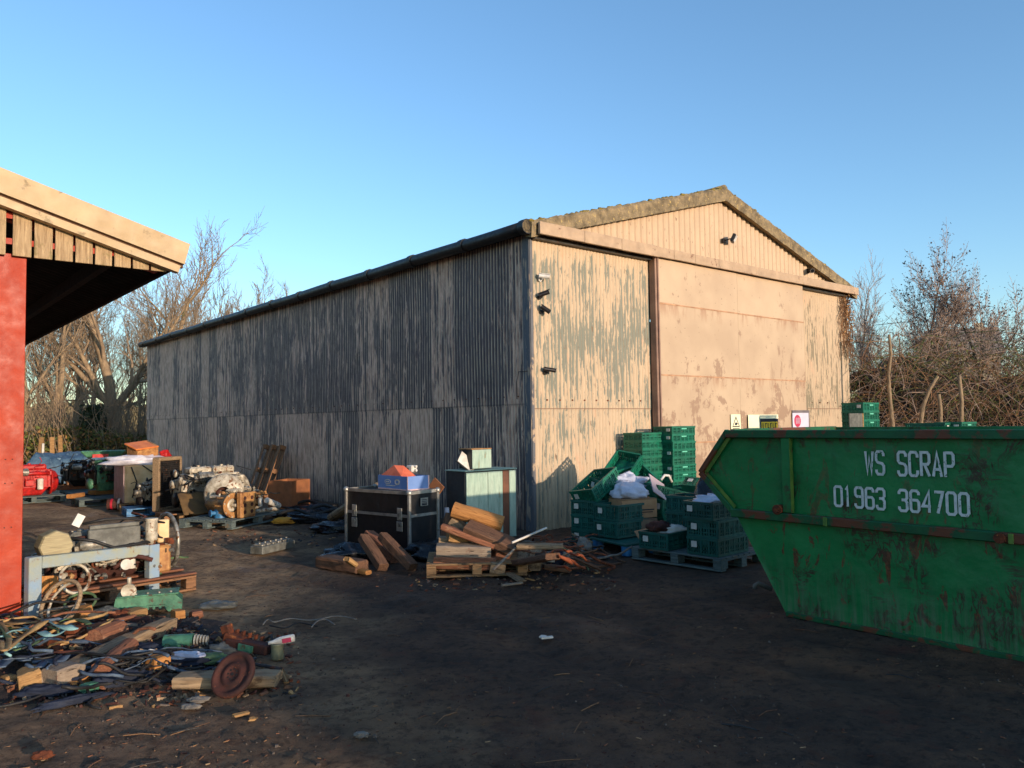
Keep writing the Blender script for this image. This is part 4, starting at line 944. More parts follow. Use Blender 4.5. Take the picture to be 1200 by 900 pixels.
# ---- engine
def engine(name,label,cat,loc,rz,L,W,H,mb,mh,ma,mx='darksteel',seed=1,group='scrap engines',bell=True,belt=True,rot=None,hoses=4):
    """block along x ; mb block, mh head and covers, ma fittings"""
    r=random.Random(seed); t=thing(name,label,cat,loc,rz,group,rot)
    b=MB(); b.box((0,0,H*.40),(L*.68,W*.46,H*.36),bev=.02)
    for k in range(5): b.box((-L*.28+k*L*.14,0,H*.40),(L*.03,W*.52,H*.32),bev=.008)
    b.build('engine_block',M[mb],t)
    b=MB(); b.box((0,0,H*.13),(L*.62,W*.40,H*.24),bev=.03,taper=.72); b.box((0,0,H*.235),(L*.68,W*.48,.018)); b.build('sump',M[mx],t)
    b=MB(); b.box((0,0,H*.64),(L*.66,W*.40,H*.14),bev=.012)
    for k in range(6): b.cyl((-L*.28+k*L*.11,-W*.12,H*.70),(-L*.28+k*L*.11,-W*.12,H*.735),.014,n=6)
    b.build('cylinder_head',M[mh],t)
    n=r.choice((1,2,3))
    for k in range(n):
        w=L*.60/n; b=MB(); x=-L*.30+w*(k+.5); b.box((x,.0,H*.78),(w*.92,W*.28,H*.14),bev=.03); b.cyl((x,0,H*.84),(x,0,H*.88),.03,n=12); o=b.build('rocker_cover',M[mh],t)
        for s_ in(-1,1): b=MB(); b.cyl((x+s_*w*.3,0,H*.85),(x+s_*w*.3,0,H*.865),.012,n=6); b.build('bolt',M[ma],o)
    for s_,mm,nm in((-1,ma,'exhaust_manifold'),(1,mx,'intake_manifold')):
        b=MB(); y=s_*W*.36; b.tube([(-L*.30,y,H*.60),(0,y*1.08,H*.62),(L*.30,y,H*.60)],H*.05,8)
        for k in range(4): x=-L*.26+k*L*.17; b.tube([(x,s_*W*.18,H*.62),(x,y*.9,H*.66),(x,y,H*.60)],H*.035,7)
        b.cyl((L*.30,y,H*.56),(L*.30,y,H*.66),H*.06,n=12); b.build(nm,M[mm],t)
    if bell:
        Mx=Matrix.Translation((L*.33,0,H*.36))@Matrix.Rotation(PI/2,4,'Y')
        q=H*.36; b=MB(); b.lathe([(q*.72,0),(q,.0),(q,.03),(q*.9,.035),(q*.82,L*.10),(q*.6,L*.14),(q*.32,L*.145),(q*.3,L*.11),(0.001,L*.11)],Mx,28)
        o=b.build('flywheel_housing',M[mh],t); b=MB()
        for k in range(10): a=2*PI*k/10; b.cyl((L*.33+.03,q*.93*math.cos(a),H*.36+q*.93*math.sin(a)),(L*.33+.05,q*.93*math.cos(a),H*.36+q*.93*math.sin(a)),.012,n=6)
        b.build('flange_bolts',M[ma],o)
    b=MB(); b.box((-L*.37,0,H*.40),(L*.08,W*.40,H*.42),bev=.02); b.build('timing_cover',M[ma],t)
    pl=[((0,H*.22),H*.15),((W*.16,H*.50),H*.10),((-W*.18,H*.60),H*.085),((.02,H*.74),H*.08)]
    for (y,z),q in pl:
        Mx=Matrix.Translation((-L*.41,y,z))@Matrix.Rotation(-PI/2,4,'Y'); b=MB(); b.lathe([(.001,0),(q*.3,0),(q*.35,.02),(q*.8,.02),(q,.005),(q*.9,.02),(q,.035),(q*.3,.045),(.001,.05)],Mx,20); b.build('pulley',M[mx if q>H*.12 else ma],t)
    if belt:
        p=[]
        for (y,z),q in (pl[0],pl[1],pl[3],pl[2]):
            pass
        p=[(-L*.425,-H*.15,H*.20),(-L*.425,0,H*.07),(-L*.425,H*.15,H*.2),(-L*.425,W*.16+H*.1,H*.5),(-L*.425,.02+H*.06,H*.80),(-L*.425,-.04,H*.82),(-L*.425,-W*.18-H*.08,H*.62)]
        b=MB(); b.tube(p,.009,5,closed=True); b.build('drive_belt',M['rubber'],t)
    # alternator, filter, starter
    b=MB(); c=V(-L*.25,-W*.40,H*.66); b.cyl(c,c+V(L*.16,0,0),H*.10,n=16); b.cyl(c-V(.03,0,0),c,H*.075,H*.10,n=16); b.cyl(c+V(L*.16,0,0),c+V(L*.18,0,0),H*.09,H*.05,n=16); b.build('alternator',M['alu'],t)
    b=MB(); c=V(L*.12,-W*.40,H*.18); b.cyl(c,c+V(0,0,H*.24),H*.075,n=16); b.cyl(c+V(0,0,H*.24),c+V(0,0,H*.29),H*.085,H*.06,n=16); b.build('oil_filter',M['white'] if seed%2 else M[ma],t)
    b=MB(); c=V(L*.02,W*.36,H*.28); b.cyl(c,c+V(L*.24,0,0),H*.075,n=14); b.cyl(c+V(.02,0,H*.10),c+V(L*.16,0,H*.10),H*.04,n=10); b.build('starter_motor',M[mx],t)
    b=MB(); c=V(-L*.05,-W*.36,H*.36); b.box(c,(L*.16,W*.12,H*.16),bev=.012)
    for k in range(4): b.tube([c+V(-L*.06+k*L*.04,0,H*.08),c+V(-L*.08+k*L*.05,-.02,H*.2),(-L*.2+k*L*.13,-W*.16,H*.70)],.006,5)
    b.build('injection_pump',M[ma],t)
    for k in range(hoses+5):
        x=r.uniform(-.3,.3)*L; y=r.uniform(-.4,.4)*W; pts=[]
        p=V(x,y,H*r.uniform(.5,.8))
        for i in range(6): pts.append(p.copy()); p=p+V(r.uniform(-.12,.16)*L,r.uniform(-.16,.16)*W,r.uniform(-.12,.13)*H)
        b=MB(); b.tube(pts,r.uniform(.006,.016),6); b.build('hose',M['rubber'] if k%2 else M[mx],t)
    b=MB()
    for k in range(64):
        s_=r.uniform(.010,.042); b.m=k%3; c=V(r.uniform(-.33,.33)*L,r.choice((-1,1))*W*r.uniform(.23,.32),H*r.uniform(.25,.72))
        if k%2: b.box(c,(s_*1.6,s_,s_*1.2),r.uniform(0,3),bev=.004)
        else: b.cyl(c,c+V(r.uniform(-.03,.03),.03*(1 if c.y>0 else -1),r.uniform(-.02,.03)),s_*.6,n=10)
    b.build('fittings',[M[ma],M['grease'],M['rust']] if mb!='redpaint' else [M[ma],M['grease'],M[mb]],t)
    return t
def gearbox(name,label,loc,rz,L,D,m,m2,group=None,rot=None,cat='gearbox'):
    t=thing(name,label,cat,loc,rz,group,rot); Mx=Matrix.Translation((0,0,D*.5))@Matrix.Rotation(PI/2,4,'Y'); q=D*.5
    b=MB(); b.lathe([(q*.55,0.02),(q*.9,0),(q,0),(q,.025),(q*.92,.03),(q*.8,L*.35),(q*.62,L*.5),(q*.6,L*.82),(q*.35,L*.85),(q*.3,L),(.001,L)],Mx,26); 
    for k in range(8): a=2*PI*k/8; b.box((L*.2,q*.86*math.cos(a),D*.5+q*.86*math.sin(a)),(L*.36,.015,.03),Matrix.Rotation(a,4,'X'))
    b.build('casing',M[m],t)
    b=MB(); b.lathe([(.001,.05),(q*.25,.05),(q*.3,.02),(q*.5,.03),(q*.56,.06)],Mx,20); b.cyl((-.05,0,D*.5),(L*.1,0,D*.5),q*.12,n=12); b.build('input_shaft',M[m2],t)
    b=MB(); b.box((L*.6,0,D*.80),(L*.4,D*.35,D*.12),bev=.01); b.cyl((L*.55,0,D*.85),(L*.5,0,D*1.05),.015,n=8); b.build('top_cover',M[m2],t)
    for k in range(8): 
        a=2*PI*k/8+.2; b=MB(); b.cyl((-.008,q*.93*math.cos(a),D*.5+q*.93*math.sin(a)),(.0,q*.93*math.cos(a),D*.5+q*.93*math.sin(a)),.014,n=6); b.build('bolt',M[m2],t)
    return t
# ================================================================ far pallets of engines (left)
PB='pallets under the scrap engines'
def P3(px,py,h=0.): return G(px,py,h)
p=G(30,590); pallet('greyish pallet under the red engine by the red post',(p.x-.1,p.y+.35,0),A40,'palletblue',group=PB)
engine('scrap_engine','bright red engine on a pallet beside the red post','engine',(p.x-.12,p.y+.3,.146),A40+.1,1.15,.8,.80,'redpaint','redpaint','redpaint','redpaint',3)
p=G(88,582); pallet('dark pallet under the greasy black engine',(p.x+.1,p.y+.5,0),A40,'palletblue',group=PB)
pallet('second dark pallet of the black engine stack',(p.x+.75,p.y-.35,0),A40,'palletblue',group=PB)
beam('timber_baulk','reddish timber baulk under the black engine','timber',(p.x-.5,p.y+.1,.20),(p.x+.5,p.y+.9,.20),.12,.1,'wood_red')
engine('scrap_engine','greasy black engine between the blue tarpaulin and the green engine','engine',(p.x-.05,p.y+.4,.22),A40,1.0,.8,.72,'grease','grease','darksteel','grease',5,hoses=7)
p=G(126,592)+V(-.45,0,0); pallet('blue-grey pallet under the green engine',(p.x+.25,p.y+.35,0),A40,'palletblue',group=PB)
beam('timber_baulk','pale tan baulk under the front of the green engine','timber',G(104,577,.2),G(142,576,.2),.12,.10,'wood_tan')
beam('timber_baulk','short yellowish block under the tan baulk','timber',(p.x-.35,p.y-.0,.19),(p.x-.35,p.y+.5,.19),.12,.09,'wood_orange')
engine('scrap_engine','tall green engine with a flat green top plate on stacked timber','engine',(p.x+.15,p.y+.5,.26),A40+.4,.85,.62,.78,'greenpaint','greenpaint','grease','greenpaint',8)
gt=thing('green_engine_cover','pale green flat cover plate resting on top of the green engine','cover plate',(p.x+.12,p.y+.45,1.0),A40-.25)
b=MB(); b.box((0,0,.06),(.85,.45,.13),bev=.02,taper=.8); b.build('plate',M['greenpaint'],gt); b=MB(); b.box((-.05,-.22,.02),(.3,.02,.07)); b.build('red_label',M['redpaint'],gt)
# tarpaulin
p=G(72,574); b=MB()
def tf(u,v):
    x=-1.35+2.7*u; y=-.7+1.7*v; e=min(u,1-u,v,1-v)*6; z=min(1,e)**.6*(.78+.16*mn.noise(V(u*3,v*3,0)))
    return V(x+.06*mn.noise(V(u*9,v*7,4)),y+.08*mn.noise(V(u*9,v*9,1)),z+.05*mn.noise(V(u*14,v*10,3)))
b.grid(tf,60,36); b.build('tarpaulin',M['tarp'],None,'crumpled blue tarpaulin over a load behind the red and black engines','tarpaulin',loc=(p.x-.95,p.y+2.2,.06),rot=(0,0,.5))
pallet('pallet showing under the blue tarpaulin',(p.x-.3,p.y+1.9,0),A40+.2,'palletred',group=PB)
# cream panelled box wrapped with pallets
p=G(168,600)+V(-.42,.1,0)

t=thing('cream_bulk_bin','cream-sided bulk bin with black loops of cable hanging on it','bulk bin',(p.x+.1,p.y+.75,.15),A40-.05)
b=MB(); b.box((0,0,.36),(1.02,.9,.72),bev=.01); b.box((0,-.455,.36),(.96,.012,.66),bev=.004); b.build('bin_body',M['cream'],t)
b=MB(); b.box((-.52,0,.36),(.02,.92,.70)); b.build('bin_side',mat('faded_mauve_film',C(170,140,134),C(136,110,104),5,.5,0,.5,10),t)
b=MB(); b.tube([(-.4,-.48,.7),(-.3,-.50,.4),(-.38,-.5,.1)],.012,6); b.tube([(-.2,-.48,.72),(.02,-.50,.55),(.0,-.5,.25),(-.15,-.5,.1)],.012,6); b.tube([(.1,-.48,.68),(.25,-.5,.6),(.38,-.5,.3)],.010,6); b.build('cable_loops',M['rubber'],t)
pallet('pallet under the cream bulk bin',(p.x+.1,p.y+.75,0),A40-.05,'pallet',Ly=1.0,group=PB)
c=V(p.x+.1,p.y+.75,.87)
blobo('plastic_sheet','lilac-grey crumpled plastic sheet on top of the cream bin','plastic sheet',c+V(-.12,-.1,0),(1.15,.9,.26),'bag',4,.45,2.2,A40)
t=thing('orange_box','orange plastic box tipped up on the plastic sheet','box',c+V(-.05,-.1,.16),0,None,(R(18),R(-14),A40+.3))
b=MB(); b.box((0,0,.12),(.46,.36,.22),bev=.015); b.build('box_body',M['orange'],t); b=MB(); b.box((-.02,0,.245),(.50,.40,.03),Matrix.Rotation(.15,4,'Y'),bev=.01); b.build('lid',mat('orange_lid_plastic',C(226,130,60),C(196,104,46),5,.5),t)
blobo('red_bag','small red plastic bag right of the orange box','bag',c+V(.32,.05,.12),(.22,.2,.18),'redpaint',6,.5,2)
# silver pump on blue pallet in front
p=G(166,604)+V(-.25,-.05,0); pallet('small blue-grey pallet in front of the cream bin',(p.x+.3,p.y+.3,0),A40-.1,'bluepaint',Lx=.9,Ly=.6,group=PB)
engine('gear_pump','silver and black pump unit on the small blue pallet','pump',(p.x+.25,p.y+.35,.146),A40+.7,.62,.5,.52,'alu','castwhite','alu','grease',9,group=None,hoses=5)
t=thing('striped_drum','low red and white striped drum lying left of the silver pump','drum',G(141,598),.2); b=MB(); b.cyl((-.22,0,.12),(.22,0,.12),.11,n=20); b.build('drum_body',M['rustdark'],t)
for k in range(3): b=MB(); b.cyl((-.16+k*.13,0,.12),(-.12+k*.13,0,.12),.113,n=20); b.build('band',M['white'] if k%2 else M['redmat'],t)
# radiator and the big silver engine
p=G(205,611); RZ=A40+.02
pallet('brown pallet under the big silver engine',(p.x+.35,p.y+.65,0),RZ,'pallet',Lx=1.4,Ly=1.0,group=PB)
pallet('reddish pallet end sticking out before the olive cover',(p.x+.15,p.y+.25,0),RZ,'palletred',Lx=1.0,Ly=.5,group=PB)
t=thing('radiator','tall dark slatted radiator standing left of the big silver engine','radiator',(p.x-.55,p.y+.95,.1),RZ+PI/2-.9)
b=MB(); b.box((0,0,.48),(.62,.09,.86),bev=.008); b.build('core',M['grease'],t); b=MB()
for s_ in(-1,1): b.box((s_*.325,0,.48),(.05,.13,.94),bev=.006)
b.box((0,0,.93),(.66,.14,.07),bev=.01); b.box((0,0,.03),(.66,.14,.07),bev=.01); b.build('frame',M['wood_grey'],t)
b=MB()
for k in range(22): b.box((0,-.048,.09+k*.037),(.6,.008,.012))
b.build('slats',M['darksteel'],t); b=MB(); b.box((.12,-.056,.36),(.06,.004,.08)); b.build('label_card',M['white'],t)
engine('scrap_engine','big pale silver engine with round filters on the brown pallet','engine',(p.x+.32,p.y+.7,.146),RZ+.12,1.45,.9,.88,'alu','castwhite','castwhite','grease',11,hoses=8)
b=MB(); b.grid(lambda u,v:V(-.3+.6*u,-.35*v,.34*(1-v)+.03*mn.noise(V(u*4,v*4,0))),14,10,.012); b.build('olive_cover',M['olive'],None,'olive brown sheet sloping down in front of the silver engine','cover',loc=(p.x+.3,p.y+.1,.15),rot=(0,0,RZ))
t=thing('blower_housing','round pale blower housing with a dark mouth on the blue-green pallet','blower',G(262,604,.146)+V(-.05,.12,0),RZ-2.1+PI)
Mx=Matrix.Translation((0,0,.34))@Matrix.Rotation(PI/2,4,'Y'); b=MB(); b.lathe([(.12,.0),(.20,.03),(.30,.06),(.33,.10),(.33,.14),(.29,.2),(.3,.24),(.3,.3),(.001,.3)],Matrix.Translation((.0,0,.34))@Matrix.Rotation(PI/2,4,'Y')@Matrix.Rotation(0,4,'Z'),32); b.build('housing',M['castwhite'],t)
b=MB(); b.lathe([(.001,.12),(.1,.10),(.118,.02)],Mx,24); b.build('mouth',M['rustdark'],t); b=MB(); b.box((.2,0,.06),(.2,.3,.12),bev=.01); b.build('foot',M['alu'],t)
t=thing('blue_pump','small round blue pump at the front left of the blue-green pallet','pump',G(257,607,.146)+V(0,.05,0),RZ); b=MB(); b.cyl((0,0,0),(0,0,.14),.10,.09,n=18); b.cyl((0,0,.14),(0,0,.18),.06,n=14); b.cyl((-.16,0,.08),(.12,0,.08),.035,n=12); b.build('pump_body',M['bluepaint'],t); b=MB(); b.cyl((-.17,0,.08),(-.15,0,.08),.055,n=14); b.build('flange',M['bluepaint'],t)
# orange gearbox pallet, front corner (272,622)
pf=G(272,621); pr=G(338,607); pl=G(243,611)
d=(pr-pf); ang=math.atan2(d.y,d.x); e1=V(math.cos(ang),math.sin(ang),0); e2=V(-e1.y,e1.x,0)
pc=pf+e1*.75+e2*.5; pallet('blue-green pallet carrying the orange gearbox and white pipework',pc,ang,'palletblue',Lx=1.5,Ly=1.0,group=PB)
gearbox('scrap_gearbox','orange cast gearbox facing forward with a pale flange, front of the blue-green pallet',pf+e1*.28+e2*.18+V(0,0,.146),ang+1.35,.62,.40,'orange','castwhite')
t=thing('perforated_bracket','orange perforated casting leaning at the corner of the blue-green pallet','bracket',pf+e1*.42+e2*.05+V(0,0,.146),ang-.1)
b=MB(); b.box((0,0,.2),(.34,.09,.40),bev=.012); b.build('plate',M['orange'],t)
for i in range(2):
    for j in range(3): b=MB(); b.cyl((-.08+i*.16,-.05,.09+j*.11),(-.08+i*.16,-.03,.09+j*.11),.032,n=14); b.build('port',M['rustdark'],t)
engine('scrap_engine','long pale engine with white pipe ends lying behind the orange gearbox','engine',pf+e1*.95+e2*.55+V(0,0,.146),ang+.15,1.25,.7,.50,'castwhite','castwhite','orange','rust',13,hoses=3)
for k,(a_,lb) in enumerate(((.0,'left end cap of the white pipe run on the pallet edge'),(.13,'middle cap of the white pipe run on the pallet edge'),(.26,'right end cap of the white pipe run on the pallet edge'))):
    c=pf+e1*(1.12+a_)+e2*.12+V(0,0,.33-a_*.35); b=MB(); b.cyl((-.05,0,0),(.05,0,0),.05,n=16); b.cyl((.05,0,0),(.065,0,0),.03,n=12); b.build('pipe_cap',M['white'],None,lb,'pipe cap','white pipe caps',loc=c,rot=(0,.4,ang))
b=MB(); b.tube([V(0,0,0),V(.5,0,-.01),V(.6,0,-.05)],.03,10); b.build('white_pipe',M['castwhite'],None,'white pipe lying along the front edge of the blue-green pallet','pipe',loc=pf+e1*.75+e2*.09+V(0,0,.20),rot=(0,0,ang))
p=G(335,604); heapbox('cardboard_box','rusty brown box behind the right end of the blue-green pallet','box',(p.x-.15,p.y+.75,.0),ang,(.62,.5,.58),mat('rust_brown_card',C(150,96,60),C(120,76,50),5,.85),False)
t=pallet('orange-brown pallet standing on end against the shed wall',S(-.62,8.9,.02),0,'palletred',Lx=1.2,Ly=1.0,group='wooden pallets')
tl=R(20); X_=V(math.sin(tl),0,math.cos(tl)); Z_=V(math.cos(tl),0,-math.sin(tl)); Y_=Z_.cross(X_); t.rotation_euler=(Matrix.Rotation(A40,3,'Z')@Matrix((X_,Y_,Z_)).transposed()).to_euler(); t.location=S(-.62,8.5,.62)
blobo('yellow_rag','yellow rag on the ground at the end of the blue-green pallet','rag',G(334,613),(.42,.22,.12),'yellow',3,.4,2)
t=thing('cylinder_head','grey cylinder head lying alone on the open ground','cylinder head',(G(293,652)+G(345,640))/2,math.atan2(*(lambda d:(d.y,d.x))(G(345,640)-G(293,652))))
b=MB(); b.box((0,0,.055),(.62,.20,.10),bev=.01); b.build('casting',M['greydark'],t)
for k in range(6): b=MB(); b.box((-.25+k*.1,0,.115),(.06,.14,.025),bev=.006); b.cyl((-.25+k*.1,.0,.125),(-.25+k*.1,0,.145),.018,n=8); b.build('valve_seat',M['alu'],t)
# dark plastic sheeting along the wall
for i,(px,py,w,lb) in enumerate(((352,607,.9,'black crumpled sheeting by the wall, left end'),(378,612,1.1,'black crumpled sheeting before the leaning logs'),(398,622,.8,'low black plastic heap left of the flight case'),(365,600,1.3,'black plastic strip close against the shed wall'))):
    blobo('black_sheeting',lb,'plastic sheeting',G(px,py),(w,.5,.18),'blackbag',i+3,.5,2.4,A40-.9,'black sheeting by the wall')
for i,(px,py) in enumerate(((372,600),(392,606),(358,612),(405,612))):
    p=G(px,py); hose('black_hose',('longest','second','third','shortest')[i]+' black hose lying in the sheeting by the wall','hose',[p+V(-.5,.1,.12),p+V(-.2,.1,.2),p+V(.1,-.1,.14),p+V(.35-.05*i,.1,.10)],.03,'rubber','hoses in the black sheeting')
beam('leaning_log','longer split log leaning on the flight case from the left','log',G(390,606,.12),S(-1.95,1.1,.72),.20,.14,'wood_grey',round_=True,seed=2)
beam('leaning_log','shorter dark log leaning behind the flight case','log',G(405,606,.10),S(-1.75,.75,.52),.18,.13,'wood_dark',round_=True,seed=5)
# ================================================================ flight case
cf=G(480,651); cl=G(412,642); cr=G(514,640)
a1=math.atan2((cl-cf).y,(cl-cf).x); ex=(cf-cl).normalized(); FR=math.atan2(ex.y,ex.x)   # local x towards viewer's front edge
LL=(cl-cf).length+.1; WW=.50; HH=.755
t=thing('flight_case','black flight case with aluminium edging and butterfly catches','flight case',cf,FR)
b=MB(); b.box((-LL/2,WW/2,HH/2+.01),(LL-.012,WW-.012,HH-.03),bev=.006); b.build('case_body',M['black'],t)
b=MB(); w=.034
for z in (.03,HH-.005,.47):
    zz=z
    b.box((-LL/2,.0,zz),(LL,.012,w)); b.box((-LL/2,WW,zz),(LL,.012,w)); b.box((0,WW/2,zz),(.012,WW+.012,w)); b.box((-LL,WW/2,zz),(.012,WW+.012,w))
for x in(0,-LL):
    for y in(0,WW): b.box((x,y,HH/2+.01),(w*1.05,w*1.05,HH+.006),bev=.003)
b.box((-LL/2,.008,HH+.013),(LL,.03,.008)); b.box((-LL/2,WW-.008,HH+.013),(LL,.03,.008)); b.box((-.012,WW/2,HH+.0135),(.03,WW,.008)); b.box((-LL+.012,WW/2,HH+.0135),(.03,WW,.008))
b.build('edge_trim',M['trim'],t)
for x in(0,-LL):
    for y in(0,WW):
        for z in(.03,HH): b=MB(); b.blob((x,y,z),(.075,.075,.075),1,.0,1,12,8,False); b.build('ball_corner',M['trim'],t)
for x in(-.16,-LL+.17):
    b=MB(); b.box((x,-.010,.49),(.085,.012,.15),bev=.003); b.box((x,-.010,.34),(.105,.012,.12),bev=.003); o=b.build('catch',M['trim'],t)
    b=MB(); b.box((x,-.021,.47),(.04,.012,.07),bev=.003); b.cyl((x,-.018,.36),(x,-.028,.36),.025,n=12); b.build('butterfly',M['alu'],o)
b=MB(); b.box((.010,WW*.5,.63),(.006,.13,.10)); o=b.build('label_card',M['trim'],t); b=MB()
for k in range(3): b.box((.0145,WW*.5,.655-.02*k),(.003,.09,.008))
b.box((.0145,WW*.5,.597),(.003,.09,.018)); b.build('print_lines',M['signk'],o)
# blue cardboard box on the case
bt=cf+V(0,0,HH+.02); R_=Matrix.Rotation(FR,3,'Z')
t=thing('blue_cardboard_box','blue printed cardboard tray with pale edges on top of the flight case','box',bt+R_@V(-.36,.25,0),FR-.12)
w,l,h=.62,.33,.175; b=MB()
b.box((0,-l/2,h/2),(w,.006,h)); b.box((0,l/2,h/2),(w,.006,h)); b.box((w/2,0,h/2),(.006,l,h)); b.box((-w/2,0,h/2),(.006,l,h)); b.box((0,0,.004),(w,l,.006)); b.build('tray_walls',M['bluecard'],t)
b=MB(); b.box((0,-l/2-.0045,.008),(w,.003,.016)); b.box((w/2+.0045,0,.008),(.003,l,.016)); b.box((w/2-.002,-l/2-.0045,h/2),(.018,.004,h)); b.box((w/2+.0045,l/2-.006,h/2),(.003,.016,h)); b.build('pale_edges',mat('pink_card_edge',C(226,190,186),None,4,.7),t)
b=MB(); b.lathe([(.001,0),(.066,0),(.066,.001)],Matrix.Translation((-.10,-l/2-.005,.098))@Matrix.Rotation(PI/2,4,'X')@Matrix.Diagonal((1,.48,1,1)),24,False); b.lathe([(.001,0),(.055,0),(.055,.001)],Matrix.Translation((.10,-l/2-.005,.10))@Matrix.Rotation(PI/2,4,'X')@Matrix.Diagonal((1,.7,1,1)),7,False); b.box((-.04,-l/2-.006,.052),(.2,.001,.008)); o=b.build('printed_marks',M['white'],t)
b=MB(); b.lathe([(.001,0),(.056,0),(.056,.001)],Matrix.Translation((-.10,-l/2-.0075,.098))@Matrix.Rotation(PI/2,4,'X')@Matrix.Diagonal((1,.40,1,1)),24,False); b.lathe([(.001,0),(.030,0),(.030,.001)],Matrix.Translation((.10,-l/2-.0075,.10))@Matrix.Rotation(PI/2,4,'X')@Matrix.Diagonal((1,.6,1,1)),8,False); b.build('mark_centre',M['bluecard'],o)
b=MB(); b.box((-.10,-l/2-.0105,.098),(.066,.001,.016)); b.build('mark_bar',M['white'],o)
b=MB(); q=bt+R_@V(-.42,.25,.10)
b.add([(-.24,-.14,.06),(.22,-.14,.07),(.2,.12,.05),(-.2,.12,.05),(-.06,-.05,.20),(-.0,.06,.19),(-.24,-.14,.0),(.22,-.14,.0),(.2,.12,0),(-.2,.12,0)],[(0,1,4),(1,2,5,4),(2,3,5),(3,0,4,5),(6,7,1,0),(7,8,2,1),(8,9,3,2),(9,6,0,3),(6,9,8,7)])
b.build('folded_cloth',M['salmon'],None,'salmon orange cloth folded to a peak inside the blue cardboard tray','cloth',loc=q,rot=(0,0,FR-.12))
t=thing('tap_fitting','small white fitting on a black neck standing behind the salmon cloth','fitting',bt+R_@V(-.46,.50,0),FR)
b=MB(); b.cyl((0,0,0),(0,0,.19),.03,.022,n=12); b.build('neck',M['rubber'],t); b=MB(); b.box((0,0,.24),(.11,.10,.09),bev=.012); b.cyl((.05,0,.27),(.09,0,.27),.018,n=10); b.cyl((.05,0,.22),(.09,0,.22),.018,n=10); b.build('valve_body',M['white'],t); b=MB(); b.cyl((-.02,-.051,.235),(-.02,-.054,.235),.02,n=12); b.build('port',M['rubber'],t)
b=MB(); b.box((0,0,0),(.20,.02,.26),bev=.003); b.build('plywood_offcut',M['brownpanel'],None,'brown plywood offcut leaning behind the flight case and blue tray','plywood',loc=AT(509,574,10.5),rot=(-.1,R(38),FR+.1))
t=thing('traffic_tube','red tube with a pale upper half standing right of the flight case','tube',G(524,640)+V(0,.1,.06),0); b=MB(); b.cyl((0,0,0),(.0,0,.18),.055,n=16); b.build('red_base',M['redmat'],t); b=MB(); b.cyl((0,0,.18),(-.01,0,.43),.045,.03,n=16); b.build('pale_sleeve',M['bag'],t)
blobo('black_sack','black plastic sack on the ground right of the flight case','sack',G(513,652),(.7,.5,.24),'blackbag',8,.5,2,.5)
blobo('black_sack','dark plastic scraps on the ground left of the leaning sleepers','sack',G(415,655),(.7,.4,.2),'blackbag',9,.5,2,.2)
# leaning short sleepers
GS='short sleepers leaning on the flight case'
def lean(pb,pt,h,w,th,m,lb,seed): 
    a=G(*pb,th*.45); c=AT(pt[0],pt[1],a.y+.42); beam('short_sleeper',lb,'sleeper',a,c,w,th,m,GS,seed=seed,roll=.15)
lean((449,665),(426,630),0,.13,.10,'wood_dark','leftmost short sleeper with a yellow end, leaning on the flight case',1)
lean((464,655),(432,626),0,.14,.11,'wood_red','middle short sleeper with a tan end, leaning on the flight case',2)
lean((484,665),(448,628),0,.12,.10,'wood_dark','rightmost and darkest short sleeper leaning on the flight case',3)
beam('short_sleeper','short flat sleeper lying left of the leaning ones','sleeper',G(378,657,.07),G(424,664,.07),.20,.13,'wood_dark',seed=4)
beam('wood_chunk','small split wood chunk lying behind the flat sleeper','wood chunk',G(406,655,.2),G(416,662,.12),.09,.05,'wood_tan',seed=5)
beam('wood_chunk','yellow wedge at the right end of the flat sleeper','wood chunk',G(418,668,.03),G(432,671,.03),.08,.05,'wood_orange',seed=6)
# ================================================================ timber stack on a pallet
pf=G(503,678); pr2=G(556,681); 
TR=R(3)
pallet('tan pallet under the stack of old timbers',(-.42,8.62,0),TR+.02,'pallet',Lx=1.05,Ly=.8)
def tb(lb,x0,y0,x1,y1,z,w,h,m,D0=8.35,D1=8.35,seed=0,roll=0,round_=False,name='old_timber',dz=0):
    a=AT(x0,y0,D0); c=AT(x1,y1,D1); return beam(name,lb,'timber',a,c,w,h,m,'timbers stacked beside the flight case',seed=seed,roll=roll,round_=round_)
tb('lowest thick whitish-red timber of the stack, on the pallet',509,657,581,659,0,.30,.13,'wood_red',8.4,8.42,1)
tb('whitewashed timber second from the bottom of the stack',512,644,575,646,0,.28,.12,'wood_pale',8.4,8.42,2)
tb('grey timber lying behind the whitewashed one',514,634,560,636,0,.22,.10,'wood_grey',8.72,8.75,3)
tb('short tan timber end above the whitewashed timber',525,628,546,630,0,.18,.11,'wood_tan',8.6,8.65,4)
tb('long reddish board slanting under the orange log',518,617,580,640,0,.14,.06,'wood_red',8.5,8.42,5)
tb('bright orange split log on top of the timber stack',531,597,589,614,0,.20,.17,'wood_orange',8.75,8.7,6,.3,True,'split_log')
tb('broad dark plank sloping down right over the stack',547,617,604,642,0,.26,.10,'wood_dark',8.55,8.45,7,.25)
tb('dark post leaning upright behind the left of the stack',520,640,528,602,0,.10,.10,'wood_dark',8.9,9.0,8)
tb('grey block between the orange log and the slanting board',530,610,545,622,0,.14,.10,'wood_grey',8.8,8.75,9)
tb('brownish block at the right end behind the dark plank',588,632,603,645,0,.16,.12,'wood_grey',8.8,8.8,10)
tb('squared orange-brown timber end low right of the stack',578,650,594,652,0,.2,.10,'wood_red',8.5,8.55,11)
tb('thin grey lath propped against the right of the stack',578,668,604,642,0,.035,.02,'wood_pale',8.05,8.3,12,name='lath')
tb('low tan timber block on the ground right of the pallet',575,664,592,666,0,.16,.12,'wood_grey',8.3,8.3,13)
